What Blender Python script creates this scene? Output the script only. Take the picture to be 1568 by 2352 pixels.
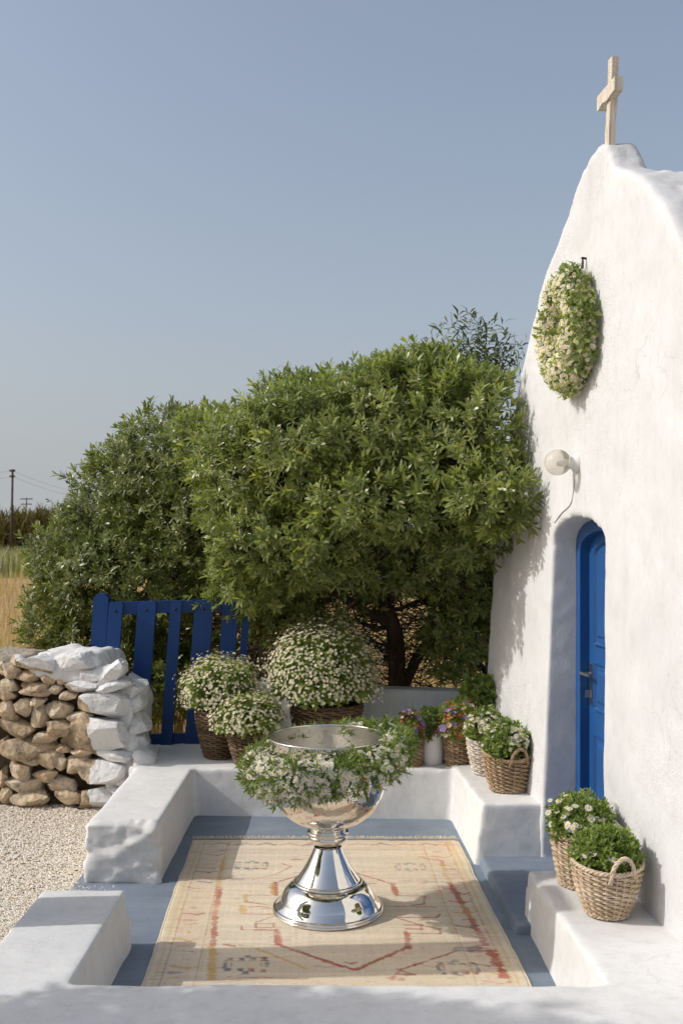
import bpy, bmesh, math, random
import numpy as np
from mathutils import Vector, Matrix

for o in list(bpy.data.objects):
    bpy.data.objects.remove(o)
S = bpy.context.scene
COL = S.collection
rng = np.random.default_rng(7)
R = math.radians

# ------------------------------------------------------------------ camera
CAM_H = 1.985            # metres above the courtyard floor
FPX, PX0, PY0 = 2287.0, 784.0, 1225.0
cd = bpy.data.cameras.new('camera')
cam = bpy.data.objects.new('camera', cd); COL.objects.link(cam)
cam.location = (0, 0, CAM_H); cam.rotation_euler = (R(90), 0, 0)
cd.sensor_fit = 'HORIZONTAL'; cd.sensor_width = 24.0; cd.lens = 35.0
cd.shift_y = 49/1568
cd.clip_start = 0.05; cd.clip_end = 6000
cd.dof.use_dof = True; cd.dof.focus_distance = 5.6; cd.dof.aperture_fstop = 5.0
S.camera = cam
S.cycles.max_bounces = 12; S.cycles.glossy_bounces = 8; S.cycles.diffuse_bounces = 5

# ------------------------------------------------------------------ sky + sun
SUN_EL, SUN_AZ = 37.0, 4.0        # sun stands over -X; SUN_AZ turns it towards the viewer
W = bpy.data.worlds.new('World'); S.world = W; W.use_nodes = True
nt = W.node_tree
sky = nt.nodes.new('ShaderNodeTexSky'); sky.sky_type = 'NISHITA'; sky.sun_disc = False
sky.sun_elevation = R(SUN_EL); sky.sun_rotation = R(-90 - SUN_AZ)
sky.altitude = 0; sky.air_density = 1.0; sky.dust_density = 4.0; sky.ozone_density = 1.0
bg = nt.nodes['Background']; bg.inputs['Strength'].default_value = 0.143
# summer haze: the sky pales towards the horizon all the way round
wtc = nt.nodes.new('ShaderNodeTexCoord'); wsx = nt.nodes.new('ShaderNodeSeparateXYZ'); nt.links.new(wtc.outputs['Generated'], wsx.inputs[0])
wm = nt.nodes.new('ShaderNodeMath'); wm.operation = 'MULTIPLY'; wm.inputs[1].default_value = -4.8; wm.use_clamp = False; nt.links.new(wsx.outputs['Z'], wm.inputs[0])
we = nt.nodes.new('ShaderNodeMath'); we.operation = 'EXPONENT'; nt.links.new(wm.outputs[0], we.inputs[0])
wa = nt.nodes.new('ShaderNodeMath'); wa.operation = 'MULTIPLY_ADD'; wa.use_clamp = True; wa.inputs[1].default_value = 0.79; wa.inputs[2].default_value = 0.21; nt.links.new(we.outputs[0], wa.inputs[0])
wx = nt.nodes.new('ShaderNodeMix'); wx.data_type = 'RGBA'; wx.inputs[7].default_value = (2.97, 3.15, 3.32, 1)
nt.links.new(wa.outputs[0], wx.inputs[0]); nt.links.new(sky.outputs[0], wx.inputs[6]); nt.links.new(wx.outputs[2], bg.inputs['Color'])
sd = bpy.data.lights.new('sun', 'SUN'); sd.energy = 2.4; sd.angle = R(0.53); sd.color = (1.0, 0.975, 0.94)
sun = bpy.data.objects.new('sun', sd); COL.objects.link(sun)
el, az = R(SUN_EL), R(SUN_AZ)
to_sun = Vector((-math.cos(el)*math.cos(az), -math.cos(el)*math.sin(az), math.sin(el)))
sun.rotation_euler = to_sun.to_track_quat('Z', 'Y').to_euler()
vs = S.view_settings
vs.view_transform = 'Standard'; vs.look = 'None'; vs.gamma = 1.0; vs.exposure = 0.16; vs.use_curve_mapping = False

# ------------------------------------------------------------------ measuring helpers
def at(x, y, D):                      # point seen at photo pixel (1568-wide) at depth D
    return np.array([(x-PX0)/FPX*D, D, CAM_H-(y-PY0)/FPX*D])
def on(x, y, z=0.0):                  # point seen at photo pixel lying at height z
    return at(x, y, (CAM_H-z)*FPX/(y-PY0))

# ------------------------------------------------------------------ mesh helpers
def tag(o, label=None, cat=None, group=None, kind=None):
    if label: o['label'] = label
    if cat: o['category'] = cat
    if group: o['group'] = group
    if kind: o['kind'] = kind
    return o
def thing(name, loc, label, cat, group=None):
    o = bpy.data.objects.new(name, None); COL.objects.link(o)
    o.location = tuple(float(v) for v in loc); o.empty_display_size = 0.1
    return tag(o, label, cat, group)
def wloc(o):
    v = np.zeros(3)
    while o is not None:
        v = v + np.array(o.location); o = o.parent
    return v
def mesh(name, V, F, mats, midx=None, smooth=True):
    V = np.asarray(V, dtype=np.float32)
    me = bpy.data.meshes.new(name)
    if isinstance(F, np.ndarray):
        n, k = F.shape
        me.vertices.add(len(V)); me.vertices.foreach_set('co', V.ravel())
        me.loops.add(n*k); me.loops.foreach_set('vertex_index', F.ravel().astype(np.int32))
        me.polygons.add(n)
        me.polygons.foreach_set('loop_start', np.arange(0, n*k, k, dtype=np.int32))
        me.update(calc_edges=True)
    else:
        me.from_pydata([tuple(map(float, v)) for v in V], [], [tuple(map(int, f)) for f in F])
    for m in (mats if isinstance(mats, (list, tuple)) else [mats]):
        me.materials.append(m)
    if midx is not None:
        me.polygons.foreach_set('material_index', np.asarray(midx, dtype=np.int32))
    me.polygons.foreach_set('use_smooth', np.full(len(me.polygons), smooth))
    me.update()
    return me
def link(name, me, parent=None, loc=None):
    o = bpy.data.objects.new(name, me); COL.objects.link(o)
    if parent is not None: o.parent = parent
    if loc is not None: o.location = tuple(float(v) for v in loc)
    return o
def mk(name, V, F, mats, parent=None, midx=None, smooth=True, origin=None):
    """V in world coordinates; object sits at its parent's (or its own) origin."""
    V = np.asarray(V, dtype=np.float64)
    if parent is not None:
        return link(name, mesh(name, V - wloc(parent), F, mats, midx, smooth), parent)
    if origin is None:
        origin = np.array([(V[:, 0].min()+V[:, 0].max())/2, (V[:, 1].min()+V[:, 1].max())/2, V[:, 2].min()])
    return link(name, mesh(name, V - origin, F, mats, midx, smooth), None, origin)
class B:                               # collects pieces into one mesh
    def __init__(s): s.V = []; s.F = []; s.M = []; s.n = 0
    def add(s, VF, m=0):
        V, F = VF
        s.V.append(np.asarray(V, float))
        s.F += [tuple(int(i)+s.n for i in f) for f in F]; s.M += [m]*len(F); s.n += len(V)
        return s
    def out(s, name, mats, parent=None, smooth=True, origin=None):
        return mk(name, np.concatenate(s.V), s.F, mats, parent, s.M, smooth, origin)
def frames(P):
    P = np.asarray(P, float); T = np.gradient(P, axis=0); T /= np.linalg.norm(T, axis=1, keepdims=True)+1e-12
    ref = np.array([0, 0, 1.0]) if abs(T[0][2]) < 0.9 else np.array([1.0, 0, 0])
    n = np.cross(T[0], ref); n /= np.linalg.norm(n); N = []
    for t in T:
        n = n - t*np.dot(n, t); n /= np.linalg.norm(n)+1e-12; N.append(n)
    N = np.array(N); return T, N, np.cross(T, N)
def tube(P, rad, k=6, closed=False, cap=True):
    P = np.asarray(P, float); n = len(P); rad = np.broadcast_to(np.asarray(rad, float), (n,))
    T, N, Bn = frames(P)
    a = np.linspace(0, 2*np.pi, k, endpoint=False)
    V = (P[:, None] + rad[:, None, None]*(np.cos(a)[None, :, None]*N[:, None]+np.sin(a)[None, :, None]*Bn[:, None])).reshape(-1, 3)
    F = []
    for i in range(n if closed else n-1):
        i2 = (i+1) % n
        for j in range(k):
            j2 = (j+1) % k
            F.append((i*k+j, i*k+j2, i2*k+j2, i2*k+j))
    if cap and not closed:
        F.append(tuple(range(k))[::-1]); F.append(tuple((n-1)*k+j for j in range(k)))
    return V, F
def lathe(prof, k=48, c=(0, 0, 0), close_bottom=False):
    prof = np.asarray(prof, float); n = len(prof); a = np.linspace(0, 2*np.pi, k, endpoint=False)
    V = np.stack([prof[:, 0:1]*np.cos(a), prof[:, 0:1]*np.sin(a), np.repeat(prof[:, 1:2], k, 1)], -1).reshape(-1, 3)+np.array(c)
    F = [(i*k+j, i*k+(j+1) % k, (i+1)*k+(j+1) % k, (i+1)*k+j) for i in range(n-1) for j in range(k)]
    if close_bottom: F.append(tuple(range(k))[::-1])
    return V, F
def box(c, h, M=None):                 # centre, half sizes, 3x3 axes
    s = np.array([[-1,-1,-1],[1,-1,-1],[1,1,-1],[-1,1,-1],[-1,-1,1],[1,-1,1],[1,1,1],[-1,1,1]], float)*np.array(h)
    if M is not None: s = s @ np.asarray(M, float).T
    return s+np.array(c), [(3,2,1,0),(4,5,6,7),(0,1,5,4),(1,2,6,5),(2,3,7,6),(3,0,4,7)]
def hexa(bottom, top):
    return np.array(list(bottom)+list(top), float), [(3,2,1,0),(4,5,6,7),(0,1,5,4),(1,2,6,5),(2,3,7,6),(3,0,4,7)]
def smoothpath(pts, n):
    pts = np.asarray(pts, float); m = len(pts); out = []
    for t in np.linspace(0, m-1, n):
        i = min(int(t), m-2); f = t-i
        p0, p1, p2, p3 = pts[max(i-1, 0)], pts[i], pts[i+1], pts[min(i+2, m-1)]
        out.append(0.5*((2*p1)+(-p0+p2)*f+(2*p0-5*p1+4*p2-p3)*f*f+(-p0+3*p1-3*p2+p3)*f**3))
    return np.array(out)
_T = rng.random((64, 64, 64)).astype(np.float32)
def vnoise(P, s=1.0, off=0.0):         # smooth 3D value noise in -1..1
    P = np.asarray(P, float)*s+off+100.3
    i = np.floor(P).astype(int); f = P-i; f = f*f*(3-2*f); r = 0
    for dx in (0, 1):
        for dy in (0, 1):
            for dz in (0, 1):
                w = (f[:, 0] if dx else 1-f[:, 0])*(f[:, 1] if dy else 1-f[:, 1])*(f[:, 2] if dz else 1-f[:, 2])
                r = r+w*_T[(i[:, 0]+dx) % 64, (i[:, 1]+dy) % 64, (i[:, 2]+dz) % 64]
    return r*2-1
def remeshed(V, F, voxel, smooth_it=2, cut=None):
    """solid pieces -> one hand-plastered skin"""
    me = bpy.data.meshes.new('tmp'); me.from_pydata([tuple(map(float, v)) for v in V], [], [tuple(map(int, f)) for f in F])
    o = bpy.data.objects.new('tmp', me); COL.objects.link(o)
    if cut is not None:
        mc = bpy.data.meshes.new('tmpc'); mc.from_pydata([tuple(map(float, v)) for v in cut[0]], [], [tuple(map(int, f)) for f in cut[1]])
        bm_ = bmesh.new(); bm_.from_mesh(mc); bmesh.ops.recalc_face_normals(bm_, faces=bm_.faces); bm_.to_mesh(mc); bm_.free()
        oc = bpy.data.objects.new('tmpc', mc); COL.objects.link(oc)
        m = o.modifiers.new('b', 'BOOLEAN'); m.object = oc; m.operation = 'DIFFERENCE'; m.solver = 'EXACT'
    bm_ = bmesh.new(); bm_.from_mesh(me); bmesh.ops.recalc_face_normals(bm_, faces=bm_.faces); bm_.to_mesh(me); bm_.free()
    m = o.modifiers.new('r', 'REMESH'); m.mode = 'VOXEL'; m.voxel_size = voxel
    if smooth_it:
        m = o.modifiers.new('s', 'SMOOTH'); m.factor = 0.5; m.iterations = smooth_it
    ev = o.evaluated_get(bpy.context.evaluated_depsgraph_get()); em = ev.to_mesh()
    n = len(em.vertices); V2 = np.empty(n*3); em.vertices.foreach_get('co', V2)
    N2 = np.empty(n*3); em.vertices.foreach_get('normal', N2)
    F2 = np.empty(len(em.polygons)*4, dtype=np.int32)
    ok = len(em.loops) == len(F2)
    if ok:
        em.loops.foreach_get('vertex_index', F2); F2 = F2.reshape(-1, 4)
    else:
        F2 = [tuple(p.vertices) for p in em.polygons]
    ev.to_mesh_clear(); bpy.data.objects.remove(o); bpy.data.meshes.remove(me)
    if cut is not None: bpy.data.objects.remove(oc); bpy.data.meshes.remove(mc)
    return V2.reshape(-1, 3), N2.reshape(-1, 3), F2
def prism(poly, z0, z1):
    n = len(poly)
    V = [(x, y, z0) for x, y in poly]+[(x, y, z1) for x, y in poly]
    F = [tuple(range(n))[::-1], tuple(range(n, 2*n))]+[(i, (i+1) % n, n+(i+1) % n, n+i) for i in range(n)]
    return np.array(V, float), F
def join(*parts):
    V = []; F = []; n = 0
    for v, f in parts:
        V.append(np.asarray(v, float)); F += [tuple(int(i)+n for i in q) for q in f]; n += len(v)
    return np.concatenate(V), F

# ------------------------------------------------------------------ materials
def material(name):
    m = bpy.data.materials.new(name); m.use_nodes = True
    nt = m.node_tree; return m, nt, nt.nodes['Principled BSDF']
def nd(nt, t, **kw):
    n = nt.nodes.new(t)
    for k, v in kw.items():
        if k in n.inputs: n.inputs[k].default_value = v
        else: setattr(n, k, v)
    return n
def coords(nt, kind='Object', scale=(1, 1, 1)):
    tc = nt.nodes.new('ShaderNodeTexCoord'); mp = nd(nt, 'ShaderNodeMapping'); mp.inputs['Scale'].default_value = scale
    nt.links.new(tc.outputs[kind], mp.inputs['Vector']); return mp.outputs[0]
def noise(nt, vec, scale, detail=4.0, rough=0.55):
    n = nd(nt, 'ShaderNodeTexNoise', Scale=scale, Detail=detail, Roughness=rough); nt.links.new(vec, n.inputs['Vector']); return n.outputs['Fac']
def ramp(nt, fac, stops):
    r = nt.nodes.new('ShaderNodeValToRGB'); e = r.color_ramp.elements
    while len(e) < len(stops): e.new(0.5)
    for el_, (p, c) in zip(e, stops):
        el_.position = p; el_.color = (*c, 1) if len(c) == 3 else c
    nt.links.new(fac, r.inputs['Fac']); return r.outputs['Color']
def mixc(nt, fac, a, b, mode='MIX'):
    m = nt.nodes.new('ShaderNodeMix'); m.data_type = 'RGBA'; m.blend_type = mode
    for sock, v in ((m.inputs[0], fac), (m.inputs[6], a), (m.inputs[7], b)):
        if hasattr(v, 'default_value') or hasattr(v, 'links'): nt.links.new(v, sock)
        elif isinstance(v, (int, float)): sock.default_value = v
        else: sock.default_value = (*v, 1)
    return m.outputs[2]
def bump(nt, p, hs, dist):
    prev = None
    for h, st, d in hs:
        b = nd(nt, 'ShaderNodeBump', Strength=st, Distance=d); nt.links.new(h, b.inputs['Height'])
        if prev is not None: nt.links.new(prev, b.inputs['Normal'])
        prev = b.outputs[0]
    nt.links.new(prev, p.inputs['Normal'])
def simple(name, c1, c2=None, scale=8.0, rough=0.6, spec=0.4, bumps=(), coord='Object', cscale=(1, 1, 1), metal=0.0):
    m, nt, p = material(name); v = coords(nt, coord, cscale)
    if c2 is None: p.inputs['Base Color'].default_value = (*c1, 1)
    else: nt.links.new(ramp(nt, noise(nt, v, scale), [(0.3, c1), (0.7, c2)]), p.inputs['Base Color'])
    p.inputs['Roughness'].default_value = rough; p.inputs['Specular IOR Level'].default_value = spec; p.inputs['Metallic'].default_value = metal
    if bumps: bump(nt, p, [(noise(nt, v, s), st, d) for s, st, d in bumps], 1)
    return m
def leafmat(name, ca, cb, trans=0.25, rough=0.42, tip=None, spec=0.5):
    m, nt, p = material(name)
    g = nt.nodes.new('ShaderNodeNewGeometry'); oi = nt.nodes.new('ShaderNodeObjectInfo')
    v = coords(nt, 'Object')
    ad = nd(nt, 'ShaderNodeMath', operation='ADD'); nt.links.new(g.outputs['Random Per Island'], ad.inputs[0]); nt.links.new(oi.outputs['Random'], ad.inputs[1])
    fr = nd(nt, 'ShaderNodeMath', operation='FRACT'); nt.links.new(ad.outputs[0], fr.inputs[0])
    c = ramp(nt, fr.outputs[0], [(0.0, ca), (0.75, cb), (1.0, tip or cb)])
    c = mixc(nt, 0.55, c, ramp(nt, noise(nt, v, 2.2, 2), [(0.35, (0.55, 0.6, 0.5)), (0.65, (1.25, 1.2, 1.1))]), 'MULTIPLY')
    nt.links.new(c, p.inputs['Base Color']); p.inputs['Roughness'].default_value = rough; p.inputs['Specular IOR Level'].default_value = spec
    tr = nt.nodes.new('ShaderNodeBsdfTranslucent'); nt.links.new(mixc(nt, 1.0, c, (1.5, 1.6, 0.7), 'MULTIPLY'), tr.inputs['Color'])
    mx = nt.nodes.new('ShaderNodeMixShader'); mx.inputs[0].default_value = trans
    nt.links.new(p.outputs[0], mx.inputs[1]); nt.links.new(tr.outputs[0], mx.inputs[2])
    nt.links.new(mx.outputs[0], nt.nodes['Material Output'].inputs[0])
    return m

def whitewash(name, base=(0.715, 0.71, 0.695), dirt=0.3, coarse=0.3, roughpatch=0.0):
    m, nt, p = material(name); v = coords(nt, 'Object')
    n1 = noise(nt, v, 1.7, 5, 0.6); n2 = noise(nt, v, 14, 5, 0.65); n3 = noise(nt, v, 120, 3, 0.6)
    dark = tuple(b*0.90 for b in base)
    c = ramp(nt, n1, [(0.35, dark), (0.6, base)])
    c = mixc(nt, dirt, c, ramp(nt, n2, [(0.30, (0.70, 0.68, 0.64)), (0.5, (1, 1, 1))]), 'MULTIPLY')
    # sparse small pits and specks
    vo = nd(nt, 'ShaderNodeTexVoronoi', Scale=9.0); nt.links.new(v, vo.inputs['Vector'])
    sp = ramp(nt, vo.outputs['Distance'], [(0.02, (0.35, 0.33, 0.30)), (0.045, (1, 1, 1))])
    c = mixc(nt, 0.5, c, sp, 'MULTIPLY')
    # faint brush strokes, a few thin old cracks and rain streaks
    br = noise(nt, coords(nt, 'Object', (9, 30, 5)), 3.0, 5, 0.65)
    c = mixc(nt, 0.35, c, ramp(nt, br, [(0.32, (0.80, 0.79, 0.77)), (0.5, (1, 1, 1))]), 'MULTIPLY')
    dv = nt.nodes.new('ShaderNodeVectorMath'); dv.operation = 'MULTIPLY_ADD'; nz = nd(nt, 'ShaderNodeTexNoise', Scale=3.0, Detail=4.0); nt.links.new(v, nz.inputs['Vector'])
    nt.links.new(nz.outputs['Color'], dv.inputs[0]); dv.inputs[1].default_value = (0.5, 0.5, 0.5); nt.links.new(v, dv.inputs[2])
    cv = nd(nt, 'ShaderNodeTexVoronoi', Scale=1.15, feature='DISTANCE_TO_EDGE'); nt.links.new(dv.outputs[0], cv.inputs['Vector'])
    ck = ramp(nt, cv.outputs['Distance'], [(0.0, (0.55, 0.53, 0.50)), (0.004, (1, 1, 1))])
    gate = ramp(nt, noise(nt, v, 1.3, 2), [(0.52, (0, 0, 0)), (0.58, (1, 1, 1))])
    c = mixc(nt, gate, c, mixc(nt, 0.35, c, ck, 'MULTIPLY'))
    st = noise(nt, coords(nt, 'Object', (7, 7, 0.35)), 2.0, 4, 0.6)
    c = mixc(nt, 0.07, c, ramp(nt, st, [(0.34, (0.70, 0.68, 0.64)), (0.5, (1, 1, 1))]), 'MULTIPLY')
    nt.links.new(c, p.inputs['Base Color'])
    p.inputs['Roughness'].default_value = 0.85; p.inputs['Specular IOR Level'].default_value = 0.2
    hs = [(noise(nt, v, 5, 4, 0.6), 0.5, 0.02*coarse), (n2, 0.55, 0.010*coarse), (n3, 0.5, 0.0022)]
    if roughpatch:
        mk_ = ramp(nt, noise(nt, v, 0.8, 3, 0.6), [(0.45, (0, 0, 0)), (0.6, (1, 1, 1))])
        hs.append((mixc(nt, 1.0, mk_, noise(nt, v, 55, 4, 0.7), 'MULTIPLY'), 0.8, roughpatch))
    bump(nt, p, hs, 1)
    return m

M = {}
M['white'] = whitewash('whitewash')
M['facade'] = whitewash('chapel_whitewash', (0.665, 0.667, 0.665), 0.18, 0.16, roughpatch=0.009)
M['blue_door'] = simple('blue_door_paint', (0.011, 0.070, 0.225), (0.015, 0.085, 0.255), 4, 0.38, 0.5, [(40, 0.2, 0.001)])
M['blue_gate'] = simple('blue_gate_paint', (0.002, 0.034, 0.15), (0.004, 0.050, 0.20), 5, 0.5, 0.4, [(30, 0.3, 0.002)], cscale=(1, 1, 0.2))
M['steel'] = simple('brushed_steel', (0.55, 0.5, 0.42), None, 8, 0.3, 0.5, [(60, 0.1, 0.001)], metal=1.0)

def floor_mat():
    m, nt, p = material('blue_floor_paint'); v = coords(nt, 'Object')
    c = ramp(nt, noise(nt, v, 2.5, 6, 0.6), [(0.3, (0.15, 0.185, 0.23)), (0.55, (0.20, 0.24, 0.29)), (0.75, (0.27, 0.305, 0.345))])
    st = coords(nt, 'Object', (1.2, 14, 1))
    c = mixc(nt, 0.5, c, ramp(nt, noise(nt, st, 3, 5, 0.7), [(0.3, (0.75, 0.78, 0.82)), (0.65, (1.12, 1.1, 1.08))]), 'MULTIPLY')
    nt.links.new(c, p.inputs['Base Color']); p.inputs['Roughness'].default_value = 0.7; p.inputs['Specular IOR Level'].default_value = 0.3
    bump(nt, p, [(noise(nt, v, 30, 5, 0.6), 0.4, 0.004), (noise(nt, st, 12, 3), 0.3, 0.003)], 1); return m
M['floor'] = floor_mat()
def gravel_mat(name, a, b, c):
    m, nt, p = material(name); v = coords(nt, 'Object')
    vo = nd(nt, 'ShaderNodeTexVoronoi', Scale=75.0); nt.links.new(v, vo.inputs['Vector'])
    col = ramp(nt, vo.outputs['Color'], [(0.2, a), (0.5, b), (0.8, c)])
    nt.links.new(mixc(nt, 0.5, col, ramp(nt, noise(nt, v, 1.5), [(0.35, (0.82, 0.8, 0.78)), (0.65, (1.08, 1.06, 1.03))]), 'MULTIPLY'), p.inputs['Base Color'])
    p.inputs['Roughness'].default_value = 0.95
    bump(nt, p, [(vo.outputs['Distance'], 0.9, 0.012)], 1); return m
M['gravel_bed'] = gravel_mat('gravel_bed', (0.46, 0.39, 0.30), (0.64, 0.56, 0.45), (0.74, 0.68, 0.57))
def rand_mat(name, stops, rough=0.8, mulscale=None, bumps=(), spec=0.3):
    m, nt, p = material(name); g = nt.nodes.new('ShaderNodeNewGeometry'); oi = nt.nodes.new('ShaderNodeObjectInfo'); v = coords(nt, 'Object')
    ad = nd(nt, 'ShaderNodeMath', operation='ADD'); nt.links.new(g.outputs['Random Per Island'], ad.inputs[0]); nt.links.new(oi.outputs['Random'], ad.inputs[1])
    fr = nd(nt, 'ShaderNodeMath', operation='FRACT'); nt.links.new(ad.outputs[0], fr.inputs[0])
    c = ramp(nt, fr.outputs[0], stops)
    if mulscale: c = mixc(nt, 0.7, c, ramp(nt, noise(nt, v, mulscale, 5, 0.65), [(0.3, (0.6, 0.58, 0.55)), (0.65, (1.15, 1.15, 1.15))]), 'MULTIPLY')
    nt.links.new(c, p.inputs['Base Color']); p.inputs['Roughness'].default_value = rough; p.inputs['Specular IOR Level'].default_value = spec
    if bumps: bump(nt, p, [(noise(nt, v, s, 5, 0.65), st, d) for s, st, d in bumps], 1)
    return m
M['pebble'] = rand_mat('pebble', [(0, (0.55, 0.46, 0.34)), (0.4, (0.70, 0.62, 0.50)), (0.8, (0.80, 0.74, 0.63)), (1, (0.84, 0.81, 0.74))], 0.85)
M['field'] = simple('dry_field_soil', (0.36, 0.24, 0.12), (0.52, 0.37, 0.21), 0.8, 0.95, 0.1, [(25, 0.6, 0.03)])
M['dry_grass'] = leafmat('dry_grass', (0.36, 0.25, 0.13), (0.54, 0.40, 0.24), 0.3, 0.7, (0.64, 0.52, 0.35), 0.2)
M['crop'] = leafmat('field_crop', (0.22, 0.23, 0.12), (0.36, 0.36, 0.20), 0.25, 0.6, (0.52, 0.47, 0.34))
M['reed'] = leafmat('reed', (0.10, 0.075, 0.03), (0.17, 0.14, 0.05), 0.2, 0.7, (0.22, 0.18, 0.075), 0.2)
def stone_mat():
    m, nt, p = material('dry_stone'); v = coords(nt, 'Object'); oi = nt.nodes.new('ShaderNodeObjectInfo')
    base = ramp(nt, oi.outputs['Random'], [(0.0, (0.50, 0.39, 0.27)), (0.35, (0.62, 0.49, 0.34)), (0.65, (0.70, 0.58, 0.43)), (1.0, (0.75, 0.65, 0.51))])
    n = noise(nt, v, 9, 7, 0.65)
    c = mixc(nt, 0.75, base, ramp(nt, n, [(0.36, (0.24, 0.22, 0.20)), (0.47, (0.78, 0.78, 0.78)), (0.60, (1.2, 1.18, 1.14))]), 'MULTIPLY')
    rust = ramp(nt, noise(nt, v, 4.5, 4, 0.6), [(0.56, (0, 0, 0)), (0.70, (1, 1, 1))])
    c = mixc(nt, rust, c, mixc(nt, 0.45, c, (0.52, 0.33, 0.17)))
    pits = ramp(nt, noise(nt, v, 45, 3, 0.7), [(0.32, (0.35, 0.3, 0.25)), (0.45, (1, 1, 1))])
    c = mixc(nt, 0.65, c, pits, 'MULTIPLY')
    at_ = nt.nodes.new('ShaderNodeAttribute'); at_.attribute_name = 'paint'
    ad = nd(nt, 'ShaderNodeMath', operation='MULTIPLY_ADD'); nt.links.new(noise(nt, v, 16, 6, 0.7), ad.inputs[0]); ad.inputs[1].default_value = 0.9
    nt.links.new(at_.outputs['Fac'], ad.inputs[2])
    mask = ramp(nt, ad.outputs[0], [(0.90, (0, 0, 0)), (0.97, (1, 1, 1))])
    c = mixc(nt, mask, c, mixc(nt, 0.12, (0.80, 0.80, 0.795), pits, 'MULTIPLY'))
    nt.links.new(c, p.inputs['Base Color']); p.inputs['Roughness'].default_value = 0.9; p.inputs['Specular IOR Level'].default_value = 0.2
    bump(nt, p, [(n, 0.9, 0.045), (noise(nt, v, 32, 6, 0.7), 0.9, 0.018)], 1); return m
M['stone'] = stone_mat()
M['wall_core'] = simple('wall_core_earth', (0.10, 0.075, 0.05), (0.17, 0.12, 0.08), 20, 0.95, 0.1, [(20, 0.8, 0.03)])
def wicker(name, a, b, c):
    return rand_mat(name, [(0, a), (0.5, b), (1, c)], 0.55, 25, [(80, 0.4, 0.002)], 0.35)
M['wick_dark'] = wicker('wicker_dark', (0.085, 0.05, 0.026), (0.15, 0.09, 0.048), (0.22, 0.145, 0.085))
M['wick_mid'] = wicker('wicker_mid', (0.25, 0.16, 0.09), (0.37, 0.25, 0.145), (0.48, 0.35, 0.22))
M['wick_light'] = wicker('wicker_light', (0.40, 0.29, 0.185), (0.53, 0.40, 0.27), (0.63, 0.51, 0.38))
M['wick_white'] = wicker('wicker_whitewashed', (0.44, 0.37, 0.30), (0.58, 0.51, 0.43), (0.68, 0.62, 0.55))
M['soil'] = simple('potting_soil', (0.03, 0.02, 0.013), (0.06, 0.04, 0.025), 30, 0.95, 0.1)
M['liner'] = simple('white_pot_plastic', (0.72, 0.71, 0.69), None, 8, 0.4)
M['bark'] = simple('bark', (0.03, 0.021, 0.015), (0.085, 0.058, 0.04), 14, 0.9, 0.2, [(18, 0.8, 0.02)], cscale=(1, 1, 0.3))
M['twig'] = simple('twig_bark', (0.06, 0.04, 0.026), (0.12, 0.08, 0.05), 14, 0.85, 0.2)
M['leaf'] = leafmat('tree_leaf', (0.15, 0.190, 0.060), (0.255, 0.295, 0.105), 0.36, 0.33, (0.37, 0.38, 0.13), 0.45)
M['leaf_shaded'] = leafmat('shaded_shrub_leaf', (0.105, 0.140, 0.042), (0.195, 0.228, 0.074), 0.30, 0.35, (0.29, 0.30, 0.10), 0.45)  # tree leaf colour darkened to paint in the shade on the left shrub
M['leaf_euca'] = leafmat('willow_leaf', (0.06, 0.09, 0.035), (0.10, 0.13, 0.05), 0.2, 0.45)
M['leaf_fev'] = leafmat('feverfew_leaf', (0.20, 0.27, 0.055), (0.33, 0.39, 0.10), 0.4, 0.5, (0.42, 0.46, 0.15))
M['leaf_basil'] = leafmat('broad_leaf', (0.16, 0.22, 0.05), (0.25, 0.32, 0.085), 0.3, 0.42, (0.33, 0.40, 0.13))
M['leaf_gar'] = leafmat('garland_leaf', (0.11, 0.17, 0.04), (0.20, 0.26, 0.075), 0.3, 0.42, (0.30, 0.34, 0.11))
M['leaf_var'] = leafmat('wreath_leaf', (0.15, 0.20, 0.055), (0.25, 0.30, 0.10), 0.25, 0.5, (0.42, 0.44, 0.22))
def petalmat(name, c):
    m, nt, p = material(name); p.inputs['Base Color'].default_value = (*c, 1); p.inputs['Roughness'].default_value = 0.6
    tr = nd(nt, 'ShaderNodeBsdfTranslucent'); tr.inputs['Color'].default_value = (*c, 1)
    mx = nt.nodes.new('ShaderNodeMixShader'); mx.inputs[0].default_value = 0.25
    nt.links.new(p.outputs[0], mx.inputs[1]); nt.links.new(tr.outputs[0], mx.inputs[2]); nt.links.new(mx.outputs[0], nt.nodes['Material Output'].inputs[0]); return m
M['petal'] = petalmat('white_petal', (0.86, 0.85, 0.79))
M['petal_cream'] = petalmat('cream_petal', (0.86, 0.84, 0.70))
M['eye'] = petalmat('yellow_centre', (0.72, 0.50, 0.08))
M['red'] = petalmat('red_petal', (0.45, 0.03, 0.02)); M['maroon'] = petalmat('maroon_petal', (0.055, 0.006, 0.018))
M['violet'] = petalmat('violet_petal', (0.33, 0.22, 0.55)); M['pink'] = petalmat('blush_petal', (0.75, 0.55, 0.48)); M['lime'] = petalmat('lime_petal', (0.50, 0.48, 0.06))
M['wood_cross'] = simple('weathered_wood', (0.50, 0.42, 0.31), (0.78, 0.73, 0.64), 9, 0.8, 0.2, [(30, 0.8, 0.012)], cscale=(5, 5, 0.5))
M['pole'] = simple('pole_wood', (0.07, 0.05, 0.035), (0.11, 0.08, 0.055), 6, 0.9)
M['wire'] = simple('wire_black', (0.05, 0.05, 0.05), None, 8, 0.5)
M['iron'] = simple('dark_iron', (0.02, 0.02, 0.02), None, 8, 0.5, metal=0.6)
M['foam'] = simple('white_foam', (0.75, 0.74, 0.72), None, 8, 0.8)
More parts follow.
